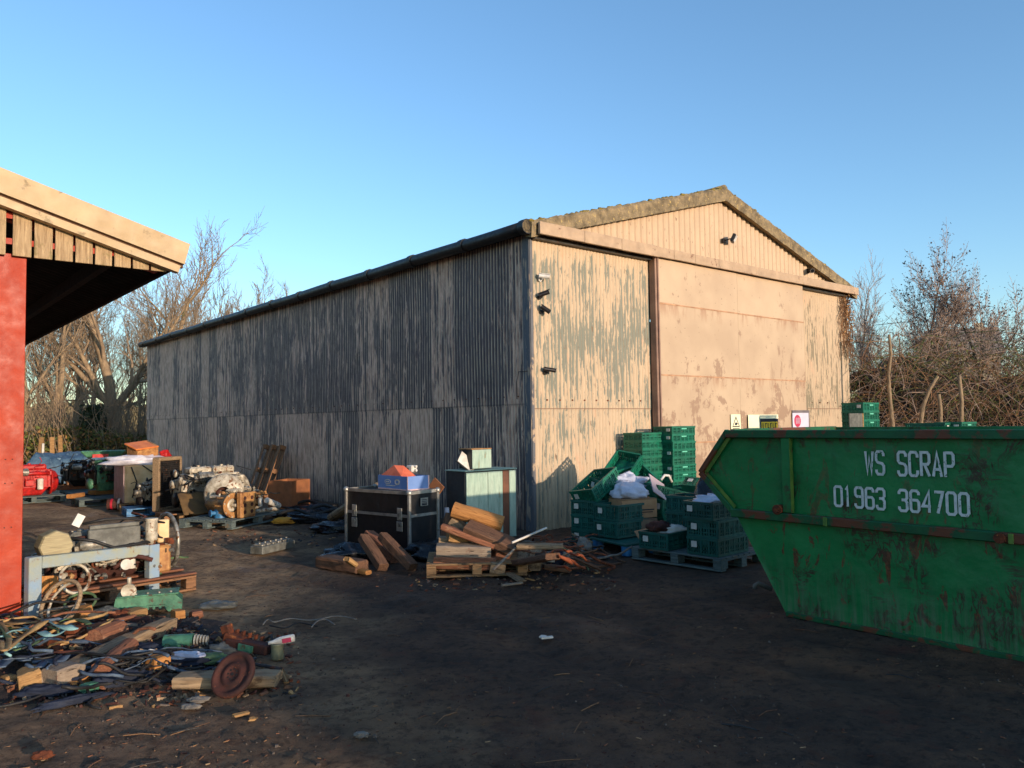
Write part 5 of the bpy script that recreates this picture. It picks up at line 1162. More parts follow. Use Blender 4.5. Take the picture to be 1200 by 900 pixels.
# ================================================================ teal cabinets
t=thing('metal_cabinet','pale teal metal cabinet with a brown rust streak standing by the shed corner','cabinet',S(-1.56,-.42,.03),A40)
w,l,h=.86,.44,.93; b=MB(); b.box((w/2,l/2+.01,h/2),(w,l-.02,h),bev=.004); b.build('cabinet_body',M['black'] if 0 else mat('shaded_cabinet_side',C(52,58,60),C(36,40,42),4,.5,0,.2,40,dirt=.4),t)  # body darker than the doors: its unlit side put into the colour
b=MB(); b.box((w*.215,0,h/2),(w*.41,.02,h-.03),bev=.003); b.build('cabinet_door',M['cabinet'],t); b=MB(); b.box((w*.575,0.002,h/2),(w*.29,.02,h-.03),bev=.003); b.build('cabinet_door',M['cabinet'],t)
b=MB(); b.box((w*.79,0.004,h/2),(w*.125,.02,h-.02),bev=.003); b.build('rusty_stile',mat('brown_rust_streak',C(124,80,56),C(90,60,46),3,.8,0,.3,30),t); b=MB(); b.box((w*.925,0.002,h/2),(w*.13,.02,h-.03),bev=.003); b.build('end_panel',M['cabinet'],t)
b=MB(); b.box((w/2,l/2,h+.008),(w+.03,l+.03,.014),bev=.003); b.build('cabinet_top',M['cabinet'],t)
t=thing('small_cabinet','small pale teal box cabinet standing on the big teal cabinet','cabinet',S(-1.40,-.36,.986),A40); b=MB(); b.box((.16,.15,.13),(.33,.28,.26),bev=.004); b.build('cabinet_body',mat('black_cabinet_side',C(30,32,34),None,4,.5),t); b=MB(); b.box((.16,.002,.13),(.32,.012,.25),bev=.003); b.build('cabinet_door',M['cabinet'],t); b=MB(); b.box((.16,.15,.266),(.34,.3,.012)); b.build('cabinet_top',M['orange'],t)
t=thing('flat_monitor','thin black panel with a white face tilted on the big teal cabinet','panel',S(-1.50,-.30,.99),0,None,(0,0,0)); b=MB(); b.box((0,0,.12),(.30,.018,.20),bev=.003); b.build('panel_back',M['rubber'],t); b=MB(); b.box((0,-.012,.12),(.27,.006,.17)); b.build('panel_face',M['white'],t); t.rotation_euler=(R(-25),R(38),A40-.2)
# ================================================================ debris heap at the corner
GD='scrap timber at the foot of the shed corner'
def db(lb,a,ha,c,hc,w,h,m,seed,name='scrap_plank',cat='plank',round_=False): return beam(name,lb,cat,G(a[0],a[1],ha),G(c[0],c[1],hc),w,h,m,GD,seed=seed,round_=round_,chip=not round_)
db('long dark plank rising from lower left to the orange netting',(604,660),.10,(648,652),.42,.15,.06,'wood_dark',21)
db('grey weathered plank at the back against the wall foot',(606,640),.30,(660,640),.30,.16,.05,'wood_grey',22)
db('square yellowish post end poking forward left of the heap',(612,664),.08,(613,648),.1,.13,.12,'wood_grey',23,'post_end','post')
db('second square post end, right of the first',(627,662),.09,(628,646),.1,.13,.13,'wood_grey',24,'post_end','post')
db('long black bar lying across the middle of the heap',(628,650),.22,(672,656),.20,.05,.04,'rubber',25)
db('red-brown lath at the front right of the heap',(650,668),.02,(690,664),.03,.05,.02,'wood_red',26)
db('thin pale lath flat on the ground before the heap',(588,686),.02,(612,683),.02,.05,.02,'wood_pale',27)
db('short broken board lying before the timber pallet',(597,672),.04,(612,681),.02,.10,.02,'wood_grey',28)
db('dark plank end under the netting',(640,664),.06,(668,668),.04,.12,.05,'wood_dark',29)
db('thin dark rail sloping right from the heap',(668,652),.18,(704,668),.02,.03,.03,'wood_dark',30)
b=MB(); b.cyl((0,0,0),(.42,.0,.12),.012,n=12); b.build('white_tube',M['white'],None,'white tube sticking up toward the shed corner','tube',loc=G(600,636,.36),rot=(0,0,.5))
hose('white_conduit','short grey white conduit low in the heap','conduit',[G(632,656,.14),G(650,657,.13)],.02,'white')
hose('white_conduit','white stub of pipe standing in the netting','conduit',[G(670,660,.1),G(671,660,.22)],.018,'white')
def netting(lb,pts,w,seed):
    c=G(*pts[0][:2],pts[0][2]); P_=[G(a,b_,h)-c for a,b_,h in pts]; b=MB(); rs=[w*(.6+.5*abs(mn.noise(V(i*1.3,seed,0)))) for i in range(len(P_))]
    Q=[];RR=[]
    for i in range(len(P_)-1):
        for k in range(4): t=k/4; Q.append(P_[i].lerp(P_[i+1],t)+V(0,0,.02*mn.noise(V(i+t,seed,3)))); RR.append((rs[i]*(1-t)+rs[i+1]*t)*.62*(1+.7*mn.noise(V((i+t)*5,seed,8))))
    b.tube(Q,RR,9); b.build('orange_netting',M['orangecloth'],None,lb,'netting','orange netting bundles',loc=c)
netting('upper orange netting bundle arching over the heap',[(645,650,.34),(655,652,.42),(664,656,.38),(672,662,.3)],.034,1)
netting('long orange netting strand reaching down right',[(660,654,.30),(672,658,.26),(680,664,.16),(688,668,.06)],.028,2)
netting('orange netting fold nearest the crates',[(668,648,.36),(677,650,.36),(686,656,.26),(692,658,.2)],.030,3)
netting('low orange netting bundle at the front of the heap',[(652,664,.12),(662,664,.18),(670,668,.1)],.032,4)
netting('orange netting loop at the back of the heap',[(650,645,.30),(662,645,.38),(672,647,.34)],.030,5)
blobo('clear_plastic','crumpled clear plastic right of the orange netting','plastic film',G(684,648,.12),(.16,.14,.18),'stone',12,.6,2.4)
for i,(pts,lb) in enumerate((([(690,650,.16),(704,658,.10),(720,664,.04),(712,668,.02)],'brown hose curling out to the right of the heap'),([(684,658,.10),(700,664,.05),(716,662,.04),(728,660,.02)],'second brown hose running right along the ground'),([(655,640,.28),(680,652,.14),(690,668,.02)],'thin green wire hanging over the heap'))):
    hose('scrap_hose',lb,'hose',[G(*q) for q in pts],(.016,.014,.006)[i],('rust','wood_dark','hoseg')[i])
blobo('rag_bundle','blackish rag bundle under the grey conduit','rag',G(655,664),(.26,.2,.2),'dkcloth',14,.5,2); blobo('rubble_lump','grey lump of rubble beside the rag bundle','rubble',G(665,664),(.16,.16,.22),'stone',15,.4,2)
blobo('dark_scrap','small dark scrap on the ground between heap and blue pallet feet','scrap',G(707,655),(.14,.10,.04),'dkcloth',16)
for i in range(10):
    a=(590+i*12.3+rnd.uniform(-4,4),664+rnd.uniform(-3,20)); c=(a[0]+rnd.uniform(-14,14),a[1]+rnd.uniform(-4,4))
    beam('wood_splinter',('tiny','slim','bent','pale','dark','broken','thin','stubby','sharp','flat')[i]+' splinter number %s from the left before the heap'%('first second third fourth fifth sixth seventh eighth ninth tenth'.split()[i]),'splinter',G(*a,.015),G(*c,.02),.03,.015,('wood_tan','wood_red','wood_grey')[i%3],'splinters before the heap',seed=i+40)
# ================================================================ crates
GC='plastic crates in the heap by the doors'
ordn='topmost,second,third,fourth,fifth,sixth,seventh,eighth,ninth,tenth,eleventh,twelfth,thirteenth'.split(',')
def stack(x,y,z0,n,h,pitch,rz,m,desc,tags,group,wob=.006):
    for k in range(n):
        lab=('%s crate of %s'%(ordn[n-1-k],desc)) if k<n-1 else 'topmost crate of %s'%desc
        p=S(x+rnd.uniform(-wob,wob),y+rnd.uniform(-wob,wob),z0+k*pitch); crate(lab,p,rz+rnd.uniform(-.015,.015),h,m,group,1 if (k*7+tags)%5<3 else 2)
        
stack(2.60,-.55,.0,12,.14,.1235,A40,'crate','the tall sunlit green stack before the doors',0,'crates in the tall sunlit stack')
stack(2.12,-.34,.0,11,.14,.1265,A40+PI,'crate','the dark green stack left of the tall sunlit stack',1,'crates in the second tall stack')
stack(2.62,-1.12,.0,3,.20,.19,A40,'crate','the short stack in front of the tall sunlit stack',2,GC)
def cg(lb,px,py,hb,rz,h=.18,m='crate',tilt=(0,0),D=None,Lx=.6,Ly=.4,tags=2):
    p=G(px,py,hb) if D is None else AT(px,py,D); return crate(lb,p,rz,h,m,GC,tags,(tilt[0],tilt[1],rz),Lx,Ly)
# left stack
for k in range(3): cg(('bottom','second','third')[k]+' dark crate of the leftmost low stack by the wall',699,640-0*k,0,A40+.1,.20,'crateblue',D=None).location=G(699,641)+V(.05,.35,.19*k)
cg('tipped crate on top of the leftmost low stack',699,600,0,A40+.1,.20,'crate',(R(-8),R(-26))).location=G(699,641)+V(.08,.36,.66)
cg('crate lying crooked right of the tipped crate',720,600,0,A40-.2,.20,'crate',(R(10),R(8))).location=G(722,641)+V(.05,.55,.58)
cg('crate standing on the blue-footed pallet behind the cardboard boxes',722,640,0,A40,.2,'crateblue').location=G(722,645)+V(.1,.2,.16)
cg('second crate on the blue-footed pallet, under the crooked one',722,640,0,A40,.2,'crateblue').location=G(722,645)+V(.12,.24,.36)
# mid tilted ones against the tall stacks
DD=11.4
for i,(px,py,rz,ti,lb) in enumerate(((716,577,.5,(.3,-.5),'tilted crate low left of the sunlit tumble'),(722,566,.3,(.5,-.35),'tilted crate in the middle of the sunlit tumble'),(730,556,.6,(.2,-.6),'highest tilted crate in the sunlit tumble'),(740,570,.2,(.6,-.2),'crate tipped forward at the right of the sunlit tumble'),(712,590,.7,(.1,-.3),'crate half buried under the sunlit tumble'),(742,588,.9,(.2,.2),'crate wedged behind the white bags'))):
    cg(lb,px,py,0,A40+rz-.4,.18,'crate',ti,D=DD-.12*i)
cg('broad green crate sagging behind the pale card sheet',776,588,0,A40-.15,.2,'crate',(R(4),R(14)),D=10.6)
cg('green crate with pale tags below the card sheet',782,604,0,A40-.1,.22,'crate',(R(2),R(5)),D=10.5,tags=1)
cg('lower green crate behind the upper cardboard box',778,622,0,A40,.22,'crate',(0,0),D=10.5)
cg('crate on its side with a round hole beside the cardboard',792,616,0,A40+.2,.3,'crate',(R(80),0),D=10.2)
cg('dark crate wedged between the sunlit stack and the skip',800,596,0,A40,.2,'crateblue',(0,0),D=10.6)
cg('green crate just left of the skip nose',818,590,0,A40+.3,.2,'crate',(R(5),R(60)),D=11.0)
# blue footed pallet
t=thing('blue_footed_pallet','plastic pallet with round blue feet under the cardboard boxes','pallet',G(740,650)+V(.15,.4,0),A40-.2)
b=MB(); b.box((0,0,.13),(.95,.75,.03),bev=.006); b.build('deck',M['crateblue'],t)
for x in(-.4,0,.4):
    for y in(-.3,.3): b=MB(); b.cyl((x,y,0),(x,y,.115),.065,.075,n=18); b.build('foot',M['bluepaint'],t)
BX=G(748,645)+V(.0,.38,.15)
heapbox('cardboard_box','lower plain cardboard box with a hand hole, on the blue-footed pallet','cardboard box',BX+V(.06,-.05,0),R(14),(.40,.30,.2),'cardshade',True)
b=MB(); b.box((-.06,-.1515,.14),(.07,.002,.025)); b.build('hand_hole',M['rubber'],bpy.context.scene.objects[-1] if 0 else [o for o in col.objects if o.name.startswith('cardboard_box') and 'hand hole' in o.get('label','')][0])
t=heapbox('cardboard_box','upper brown cardboard box with dark printed lines, topped by a white bag','cardboard box',BX+V(-.0,-.0,.22),R(20),(.50,.36,.23),'card',True)
b=MB(); b.box((.06,-.1815,.10),(.30,.002,.014)); b.box((.08,-.1815,.07),(.22,.002,.010)); b.build('printed_lines',M['signk'],t)
blobo('white_plastic_bag','plump white plastic bag on the upper cardboard box','plastic bag',BX+V(-.02,.02,.46),(.46,.36,.24),'bag',21,.3,1.8,.3,nu=36,nv=22)
blobo('white_plastic_bag','crumpled cloudy plastic bag behind the plump white bag','plastic bag',BX+V(-.02,.45,.52),(.62,.4,.24),'bag',22,.55,2.4,.3,nu=36,nv=22)
b=MB(); b.box((0,0,0),(.34,.012,.30)); b.build('card_sheet',mat('pale_pink_card',C(200,176,176),C(180,158,158),3,.8),None,'pale pinkish card sheet lying crooked over the green crates','card sheet',loc=AT(772,572,10.35),rot=(R(-35),R(28),A40))
t=thing('white_hoop','white curved plastic strip sticking up behind the card sheet','plastic strip',AT(780,562,10.7),A40); b=MB(); b.tube([(-.1,0,.0),(-.02,0,.06),(.07,0,.05),(.13,0,-.04)],.018,8); b.build('strip',M['white'],t)
b=MB(); b.box((0,0,0),(.62,.16,.012)); b.build('cardboard_flap',M['card'],None,'long cardboard strip slanting across the lower cardboard box','cardboard strip',loc=AT(775,621,9.35),rot=(R(30),R(-10),R(10)))
# right pallet
pf=G(845,671); e1=V(math.cos(R(42)),math.sin(R(42)),0); e2=V(-e1.y,e1.x,0); pang=R(42)
pallet('grey wooden pallet with a blue corner block under the teal crates beside the skip',pf+e1*.45+e2*.6,pang+PI/2,'palletblue',Lx=1.2,Ly=.9)
def cp(lb,u,v,z,rz=0,h=.19,Lx=.6,Ly=.4,tags=2): return crate(lb,pf+e1*u+e2*v+V(0,0,.146+z),pang+rz,h,'crateblue','teal crates on the pallet beside the skip',tags,None,Lx,Ly)
cp('bottom teal crate at the front corner of the right pallet',.32,.24,0); cp('middle teal crate at the front corner of the right pallet',.33,.25,.19,.03); cp('top teal crate at the front corner of the right pallet, filled with scraps',.31,.27,.38,-.04)
cp('teal crate with white paper in it at the left end of the right pallet',.28,.88,0,.05,.19); cp('bottom teal crate behind the front stack',.62,.72,0,PI/2); cp('second teal crate behind the front stack',.62,.72,.19,PI/2); cp('third teal crate behind the front stack',.63,.72,.38,PI/2+.05)
blobo('plastic_scraps','silver and lilac plastic scraps in the top teal crate','scraps',pf+e1*.31+e2*.27+V(0,0,.146+.50),(.46,.3,.14),'bag',31,.6,2.8)
blobo('paper_bundle','white paper in the left teal crate of the right pallet','paper',pf+e1*.34+e2*.85+V(0,0,.146+.15),(.36,.22,.12),'white',32,.4,2.6)
blobo('dark_bag','dark brown bag slumped on the left teal crate','bag',pf+e1*.2+e2*.95+V(0,0,.146+.18),(.24,.2,.14),'rustdark',33,.4,2)
blobo('black_sack','black sack wedged between the crates and the skip nose','sack',AT(840,590,9.2)-V(0,0,.35),(.45,.6,.9),'blackbag',34,.4,1.8)
blobo('rusty_sack','rust-brown sack on top of the black sack by the skip nose','sack',AT(836,566,9.3)-V(0,0,.1),(.3,.35,.26),'rust',35,.4,2)
t=thing('grey_pipe','bent grey pipe on the ground at the foot of the skip','pipe',G(885,690,.03)); b=MB(); p2=G(905,691,.03)-G(885,690,.03); b.tube([(0,0,.0),(0,.0,.03),(.03,0,.05),p2],.022,10); b.build('pipe_body',M['stone'],t)
# crates by the brambles
def far_stack(px,D,ztop,n,h,desc,group):
    for k in range(n):
        p=base(px,D); crate(('%s crate of %s'%(ordn[n-1-k],desc)),V(p.x,p.y,ztop-h-(h-.015)*k if False else (ztop-h)-(n-1-k)*(h-.012)),A40,h,'crate',group,1)
n=12; h=.165; far_stack(1009,14.0,1.86,n,h,'the stack beyond the skip beside the shed','crates in the stack beyond the skip')
n=9; h=.165; far_stack(1120,12.4,1.505,n,h,'the stack just showing over the skip rim, before the brambles','crates in the stack over the skip rim')
crate('green crate of the low pair right beside the stack over the skip rim',base(1090,12.4,1.33),A40+PI/2,.165,'crate','crates in the stack over the skip rim',2)
for k in range(8): crate('%s crate of the stack beneath the low pair over the skip rim'%ordn[8-k],base(1090,12.4,.0+k*.165),A40+PI/2,.165,'crate','crates in the stack over the skip rim',2)
t=thing('grey_board','dark grey board with a pale edge leaning on the crate stack beyond the skip','board',base(1003,13.5,1.1),A40-.05); b=MB(); b.box((0,0,.28),(.42,.02,.58),bev=.003); b.build('panel',M['greydark'],t); b=MB(); b.box((.22,0,.28),(.03,.03,.58)); b.build('edge_strip',M['wood_tan'],t)
crate('upturned crate supporting the grey board beyond the skip',base(1003,13.5,.0),A40,.30,'crate','crates in the stack beyond the skip',2); 
for k in range(4): crate('%s crate under the grey board beyond the skip'%('lowest','second lowest','third lowest','fourth lowest')[k],base(1003,13.55,.02+k*.27),A40+.05,.27,'crateblue','crates in the stack beyond the skip',2)
M['groundgrit']=mat('dark_grit',C(70,58,50),C(54,46,42),8,.9,0,.5,40)
M['scrapstone']=mat('dull_grit',C(104,92,82),C(74,66,60),8,.9,0,.5,40)
# ================================================================ near left: frame, engine on its pallet, scrap
pL=G(38,725); pR=G(178,697); d=(pR-pL).normalized(); fa=math.atan2(d.y,d.x); Lf=(pR-pL).length
t=thing('equipment_stand','blue-grey painted steel portal frame standing in the scrap by the red post','metal stand',pL,fa)
b=MB(); b.box((0,0,.26),(.105,.09,.52),bev=.006); b.build('leg',M['framepaint'],t)
b=MB(); b.box((Lf,0,.24),(.105,.09,.48),bev=.006); b.build('leg',M['framepaint'],t)
b=MB(); b.bar((.055,0,.465),(Lf-.055,0,.435),.085,.10,.006); b.build('cross_beam',M['framepaint'],t)
b=MB(); b.box((Lf,.05,.24),(.012,.16,.46)); b.box((.0,.05,.26),(.012,.16,.5)); b.build('inner_flange',M['darksteel'],t)
pp=G(220,692); pe=V(math.cos(R(46)),math.sin(R(46)),0); pn=V(-pe.y,pe.x,0)
pc=pp-pe*.72+pn*.35
pallet('brown pallet under the long engine behind the blue-grey frame',pc+V(-.05,.1,0),R(46),'palletred',Lx=1.5,Ly=1.0,group=PB)
for k in range(3): beam('loose_board',('front','middle','rear')[k]+' loose board lying across the brown engine pallet','board',pc+pe*-.75+pn*(-.3+.3*k)+V(0,0,.158),pc+pe*.8+pn*(-.32+.3*k)+V(0,0,.158),.12,.02,'wood_red','boards on the brown engine pallet',seed=k)
ec=pc+pe*.10+pn*.05+V(0,0,.17)
t=engine('scrap_engine','long grey-sided engine with upright canister filter behind the blue-grey frame','engine',ec,R(46),1.15,.62,.55,'darksteel','greydark','castwhite','rustdark',17,hoses=8)
b=MB(); b.box((-.02,-.27,.40),(.46,.05,.20),bev=.008); b.box((-.02,-.27,.52),(.44,.04,.035),bev=.004); b.build('side_cover',M['greydark'],t)
b=MB(); b.cyl((.30,-.32,.36),(.30,-.32,.54),.055,n=18); b.cyl((.30,-.32,.30),(.30,-.32,.36),.028,.05,n=14); b.cyl((.30,-.32,.54),(.30,-.32,.56),.06,n=18); b.build('canister_filter',M['castwhite'],t)
b=MB(); b.box((.43,-.26,.42),(.11,.06,.22),bev=.01); b.build('cream_box',M['cream'],t)
b=MB(); b.box((.40,-.30,.16),(.16,.1,.26),bev=.02); b.build('rust_lump',M['orange'],t)
b=MB()
Mx=Matrix.Translation((-.54,-.22,.40))@Matrix.Rotation(R(90),4,'X'); b.lathe([(.001,0),(.13,0),(.14,.02),(.14,.16),(.13,.18),(.001,.18)],Mx,8,False); b.build('ribbed_filter_drum',mat('dull_ribbed_cream',C(170,156,118),C(140,126,94),8,.6,0,.5,50,stretch=(1,1,14)),t)
b=MB(); b.torus((.58,.0,.28),.27,.022,Matrix.Rotation(PI/2,4,'Y'),32,8); b.build('flywheel_ring',M['alu'],t)
for k,(p0_,p1_,m_) in enumerate((((-.40,-.30,.45),(.30,-.34,.34),'rubber'),((-.30,-.28,.56),(.44,-.28,.50),'rubber'),((-.36,-.31,.30),(.10,-.36,.24),'castwhite'),((-.1,-.30,.22),(.42,-.33,.30),'rust'),((.2,-.31,.58),(.56,-.2,.30),'darksteel'),((-.44,-.24,.30),(-.2,-.34,.12),'alu'))):
    q0,q1=V(*p0_),V(*p1_); mid=(q0+q1)/2+V(0,-.05,.05 if k%2 else -.07); b=MB(); b.tube([q0,q0.lerp(mid,.5)+V(0,-.02,.02),mid,q1.lerp(mid,.5),q1],.014-.001*k,7); b.build('hose',M[m_],t)
b=MB(); rq=random.Random(4)
for k in range(70):
    c_=V(rq.uniform(-.48,.5),rq.uniform(-.36,-.24),rq.uniform(.05,.34)); s_=rq.uniform(.012,.04); b.m=k%4
    if k%2: b.box(c_,(s_*1.8,s_,s_*1.3),rq.uniform(0,3),bev=.004)
    else: b.cyl(c_,c_+V(rq.uniform(-.04,.04),-.03,rq.uniform(-.02,.02)),s_*.7,n=10)
b.build('small_fittings',[M['castwhite'],M['rust'],M['alu'],M['grease']],t)
b=MB(); b.box((-.34,-.3,.60),(.07,.02,.11),Matrix.Rotation(.5,4,'Y')); b.build('white_tag',M['white'],t)
b=MB(); b.cyl((.05,-.36,.16),(.05,-.38,.16),.05,n=18); b.build('round_cap',M['white'],t)
t=thing('small_valves','pair of small pale green valves standing on the ground behind the frame','valves',G(98,640)); b=MB()
b.cyl((-.05,0,0),(-.05,0,.12),.018,n=10); b.cyl((.06,0,0),(.06,0,.12),.018,n=10); b.box((0,0,.03),(.2,.05,.03),bev=.004); b.build('stems',M['greenpaint'],t); b=MB(); b.cyl((-.05,0,.12),(-.05,0,.16),.035,n=12); b.cyl((.06,0,.12),(.06,0,.17),.04,n=12); b.build('caps',M['alu'],t)
# engine parts visible through the frame
gearbox('small_gear_casing','small pale casing with round bore seen through the frame','gear casing',0,0,0,'rust','rust') if False else None
r=random.Random(90)
nm=['pale pipe','dark pipe','rusted pipe','slim pale pipe','bent dark pipe','greasy pipe']
for k in range(6):
    a=G(88+k*9,676-k*2,.05+.05*k); c=a+V(r.uniform(.1,.3),r.uniform(-.1,.2),r.uniform(-.02,.16)); hose('scrap_pipe',nm[k]+' in the tangle seen through the blue-grey frame','pipe',[a,(a+c)/2+V(0,0,.07),c],.022,('castwhite','darksteel','rust','alu','grease','rustdark')[k],'pipes in the tangle behind the frame')
for k,(px,py,h,m,lb) in enumerate(((132,660,.16,'castwhite','square pale flange with round bore behind the frame'),(143,664,.12,'rust','rusty valve block behind the frame'),(110,668,.1,'alu','silver ribbed lump behind the frame'))):
    t=thing('flange_block',lb,'flange',G(px,py,h)+V(0,0,-.03),R(30)); b=MB(); b.box((0,0,.06),(.14,.07,.14),bev=.012); b.build('plate',M[m],t); b=MB(); b.cyl((0,-.036,.06),(0,-.05,.06),.04,n=16); b.build('bore',M['rustdark'],t)
# rings
GRG='rubber and steel rings in the scrap pile'
def ring(lb,px,py,h,Rr,rr,m,rx,rz,sy=1.):
    t=G(px,py,h); b=MB(); b.torus((0,0,0),Rr,rr,None,36,8,sy); b.build('ring',M[m],None,lb,'hoop',GRG,loc=t,rot=(R(rx),0,R(rz)))
ring('largest tan hoop leaning in front of the frame leg',71,707,.17,.19,.017,'wood_grey',62,-20); ring('grey inner hoop just behind the largest tan hoop',75,706,.17,.165,.012,'castwhite',60,-28)
ring('narrow pale hoop standing almost edge-on above the large hoop',88,678,.28,.13,.014,'castwhite',70,60); ring('greenish hoop half hidden right of the large hoop',94,706,.1,.12,.012,'hoseg',30,10)
beam('cut_block','orange-brown cut block standing inside the frame by its left leg','wood block',G(52,712,.05),G(56,708,.33)+V(0,.05,0),.22,.16,'wood_orange',seed=3,name_=0) if False else beam('cut_block','orange-brown cut block standing inside the frame by its left leg','wood block',AT(54,706,6.95),AT(55,676,7.0),.18,.12,'wood_orange',seed=3)
beam('cut_block','tan wedge leaning behind the largest hoop','wood block',AT(62,700,7.0),AT(84,672,7.1),.14,.04,'wood_tan',seed=4)
beam('cut_block','yellow sawn block at the foot of the hoop','wood block',G(90,722,.05),G(106,716,.07),.13,.12,'wood_orange',seed=6)
beam('split_lath','pale lath crossing inside the largest hoop','lath',G(50,716,.10),G(100,708,.10),.05,.02,'wood_pale',seed=8)
beam('split_lath','second tan lath lower inside the largest hoop','lath',G(52,722,.06),G(108,712,.06),.05,.02,'wood_tan',seed=9)
# green cover casting
pa=G(140,712,.06); pb=G(208,706,.06); dd=pb-pa; ga=math.atan2(dd.y,dd.x)
t=thing('green_sump_casting','green painted sump casting with bolt holes lying before the frame','engine casting',(pa+pb)/2+V(0,.0,-.02),ga,None,None)
b=MB(); L=dd.length+.08; b.prism([(-L/2,0.02),(-L/2+.02,.12),(L*.38,.12),(L/2,.06),(L/2,-.02),(L*.30,-.03),(L*.2,.03)],-.10,.12); b.box((0,-.005,.125),(L*.9,.24,.014),bev=.004); b.build('casting',M['greenpaint'],t)
for k in range(5): b=MB(); b.cyl((-L*.35+k*L*.17,-.07,.13),(-L*.35+k*L*.17,-.07,.142),.013,n=8); b.build('bolt',M['alu'],t)
b=MB(); b.box((-L*.05,-.112,.03),(L*.62,.02,.012))
for k in range(8): b.cyl((-L*.36+k*L*.09,-.112,.015),(-L*.36+k*L*.09,-.125,.015),.012,n=6)
b.build('lower_flange',M['greenpaint'],t)
b=MB(); b.cyl((-L*.28,-.06,.17),(-L*.28,-.10,.17),.06,n=18); b.cyl((-L*.28,-.06,.22),(-L*.28,-.06,.28),.018,n=8); b.box((-L*.28,-.02,.15),(.1,.1,.05),bev=.006); b.build('round_fitting',M['castwhite'],t)
# heap of dark fines that the pieces lie in
b=MB()
cx=G(100,762)
def hf(u,v):
    x=-1.25+2.6*u; y=-1.15+2.3*v; e=max(0,1-((x/1.25)**2+(y/1.12)**2)); return V(x,y,-.03+.10*e+.035*mn.noise(V(x*3,y*3,0))*min(1,e*3)+.015*mn.noise(V(x*11,y*11,2))*min(1,e*3))
b.grid(hf,90,80); b.build('scrap_fines',mat('dark_scrap_fines',C(66,52,44),C(36,31,30),9,.95,0,.9,60,bd=.02,c3=C(110,84,60),t3=.6,s3=26),None,'dark mound of fine scrap and dirt under the foreground pieces','scrap fines',kind='stuff',loc=(cx.x,cx.y,0))
# straps and hoses at the far left
GST='loose straps and fire hoses at the left edge'
SP=[('strapped pale teal strap looping out along the top of the pile',[(52,728),(66,734),(80,737),(92,738)],'hosec',.05,.10),
('pale teal strap folded at the left edge',[(0,748),(14,742),(34,738)],'hosec',.05,.09),
('broad white-green strap bending at the middle of the pile',[(48,742),(58,746),(70,744),(78,736)],'hosec',.055,.10),
('grey-blue strap running to the left edge',[(8,760),(22,755),(40,750)],'hosec',.05,.07),
('tan webbing crossing over the pale straps',[(8,762),(26,748),(44,736),(54,729)],'hoset',.045,.12),
('tan webbing looped in a triangle at the left edge',[(0,730),(9,742),(10,758),(4,764),(1,752)],'hoset',.035,.11),
('orange-lit strap end by the foot of the red post',[(2,731),(20,732),(44,730)],'hoset',.05,.08),
('greenish strap under the tan webbing',[(16,764),(34,758),(46,752)],'hoseg',.045,.06),
('pale cream strap low in the loose pile',[(12,760),(30,757),(50,750),(60,746)],'hosec',.04,.07),
('blue strap lying at the lower left',[(0,784),(10,775),(20,772),(30,776)],'hoseb',.06,.05),
('dull blue strap fanning right of the lower left strap',[(46,784),(56,776),(68,778),(78,770)],'hoseb',.05,.06),
('grey strap tucked under the long beam',[(38,778),(52,775),(66,776)],'hoseb',.04,.05),
('green strap arching beneath the hoops',[(70,730),(84,727),(98,729),(104,733)],'hoseg',.04,.09),
('thin green strap at the far left edge',[(0,736),(6,744),(12,752)],'hoseg',.03,.10)]
for k,(lb,pts,m,w,h) in enumerate(SP): strap('webbing_strap',lb,'strap',[G(x,y,h+.07+.015*math.sin(k+i)) for i,(x,y) in enumerate(pts)],w,m,GST,k)
for k in range(5): hose('black_cable',('first','second','third','fourth','fifth')[k]+' black cable from the top in the dark tangle under the straps','cable',[G(4+k*3,768+k*3,.05),G(20+k*2,762+k*3,.09),G(38+k*2,764+k*4,.05),G(48,768+k*4,.03)],.012,'rubber','black cables under the straps')
# timbers and lumps of the near pile
GW='old timbers lying in the near scrap pile'
def nb(lb,a,ha,c,hc,w,h,m,seed,rd=False,name='old_timber',cat='timber',roll=0): return beam(name,lb,cat,G(a[0],a[1],ha),G(c[0],c[1],hc),w,h,m,GW,seed=seed,round_=rd,roll=roll)
nb('long grey-green beam slanting up to the right across the pile',(66,793),.07,(199,731),.08,.13,.10,'wood_grey',31)
nb('cut tan-ended block at the lower end of the long beam',(58,797),.07,(90,787),.07,.16,.13,'wood_pale',32)
nb('rusty brown log end resting on the long beam',(118,784),.10,(152,756),.11,.12,.10,'wood_red',33,True,'log','log')
nb('thick red-brown round log in the middle of the pile',(110,750),.10,(140,738),.10,.15,.15,'wood_red',34,True,'log','log')
nb('angular tan stone-like block at the lower left',(22,800),.05,(48,792),.07,.17,.13,'wood_tan',35)
nb('small tan block at the left edge of the pile',(4,798),.03,(16,795),.03,.09,.06,'wood_tan',36)
nb('orange chip of timber under the blue strap',(80,806),.02,(106,792),.03,.08,.05,'wood_orange',37)
nb('little pale block below the cut tan-ended block',(60,804),.02,(72,803),.02,.07,.05,'wood_tan',38)
nb('yellow block standing between the pile and the green engine',(176,779),.05,(194,774),.05,.12,.09,'wood_orange',39)
nb('orange-brown block beside the green casting foot',(203,722),.05,(214,720),.05,.12,.09,'wood_orange',40)
nb('rusty chip just right of the orange-brown block',(224,721),.03,(236,719),.03,.09,.06,'wood_red',41)
nb('tan slab half buried before the green casting',(148,722),.05,(168,716),.06,.13,.07,'wood_tan',42)
nb('broad rusty leaf-shaped slab between the straps and the logs',(40,754),.10,(66,758),.09,.18,.05,'rust',43,roll=.5,name='rusty_slab',cat='slab')
nb('rust-orange piece above the round log',(82,744),.10,(96,738),.11,.10,.08,'rust',44,name='rusty_slab',cat='slab')
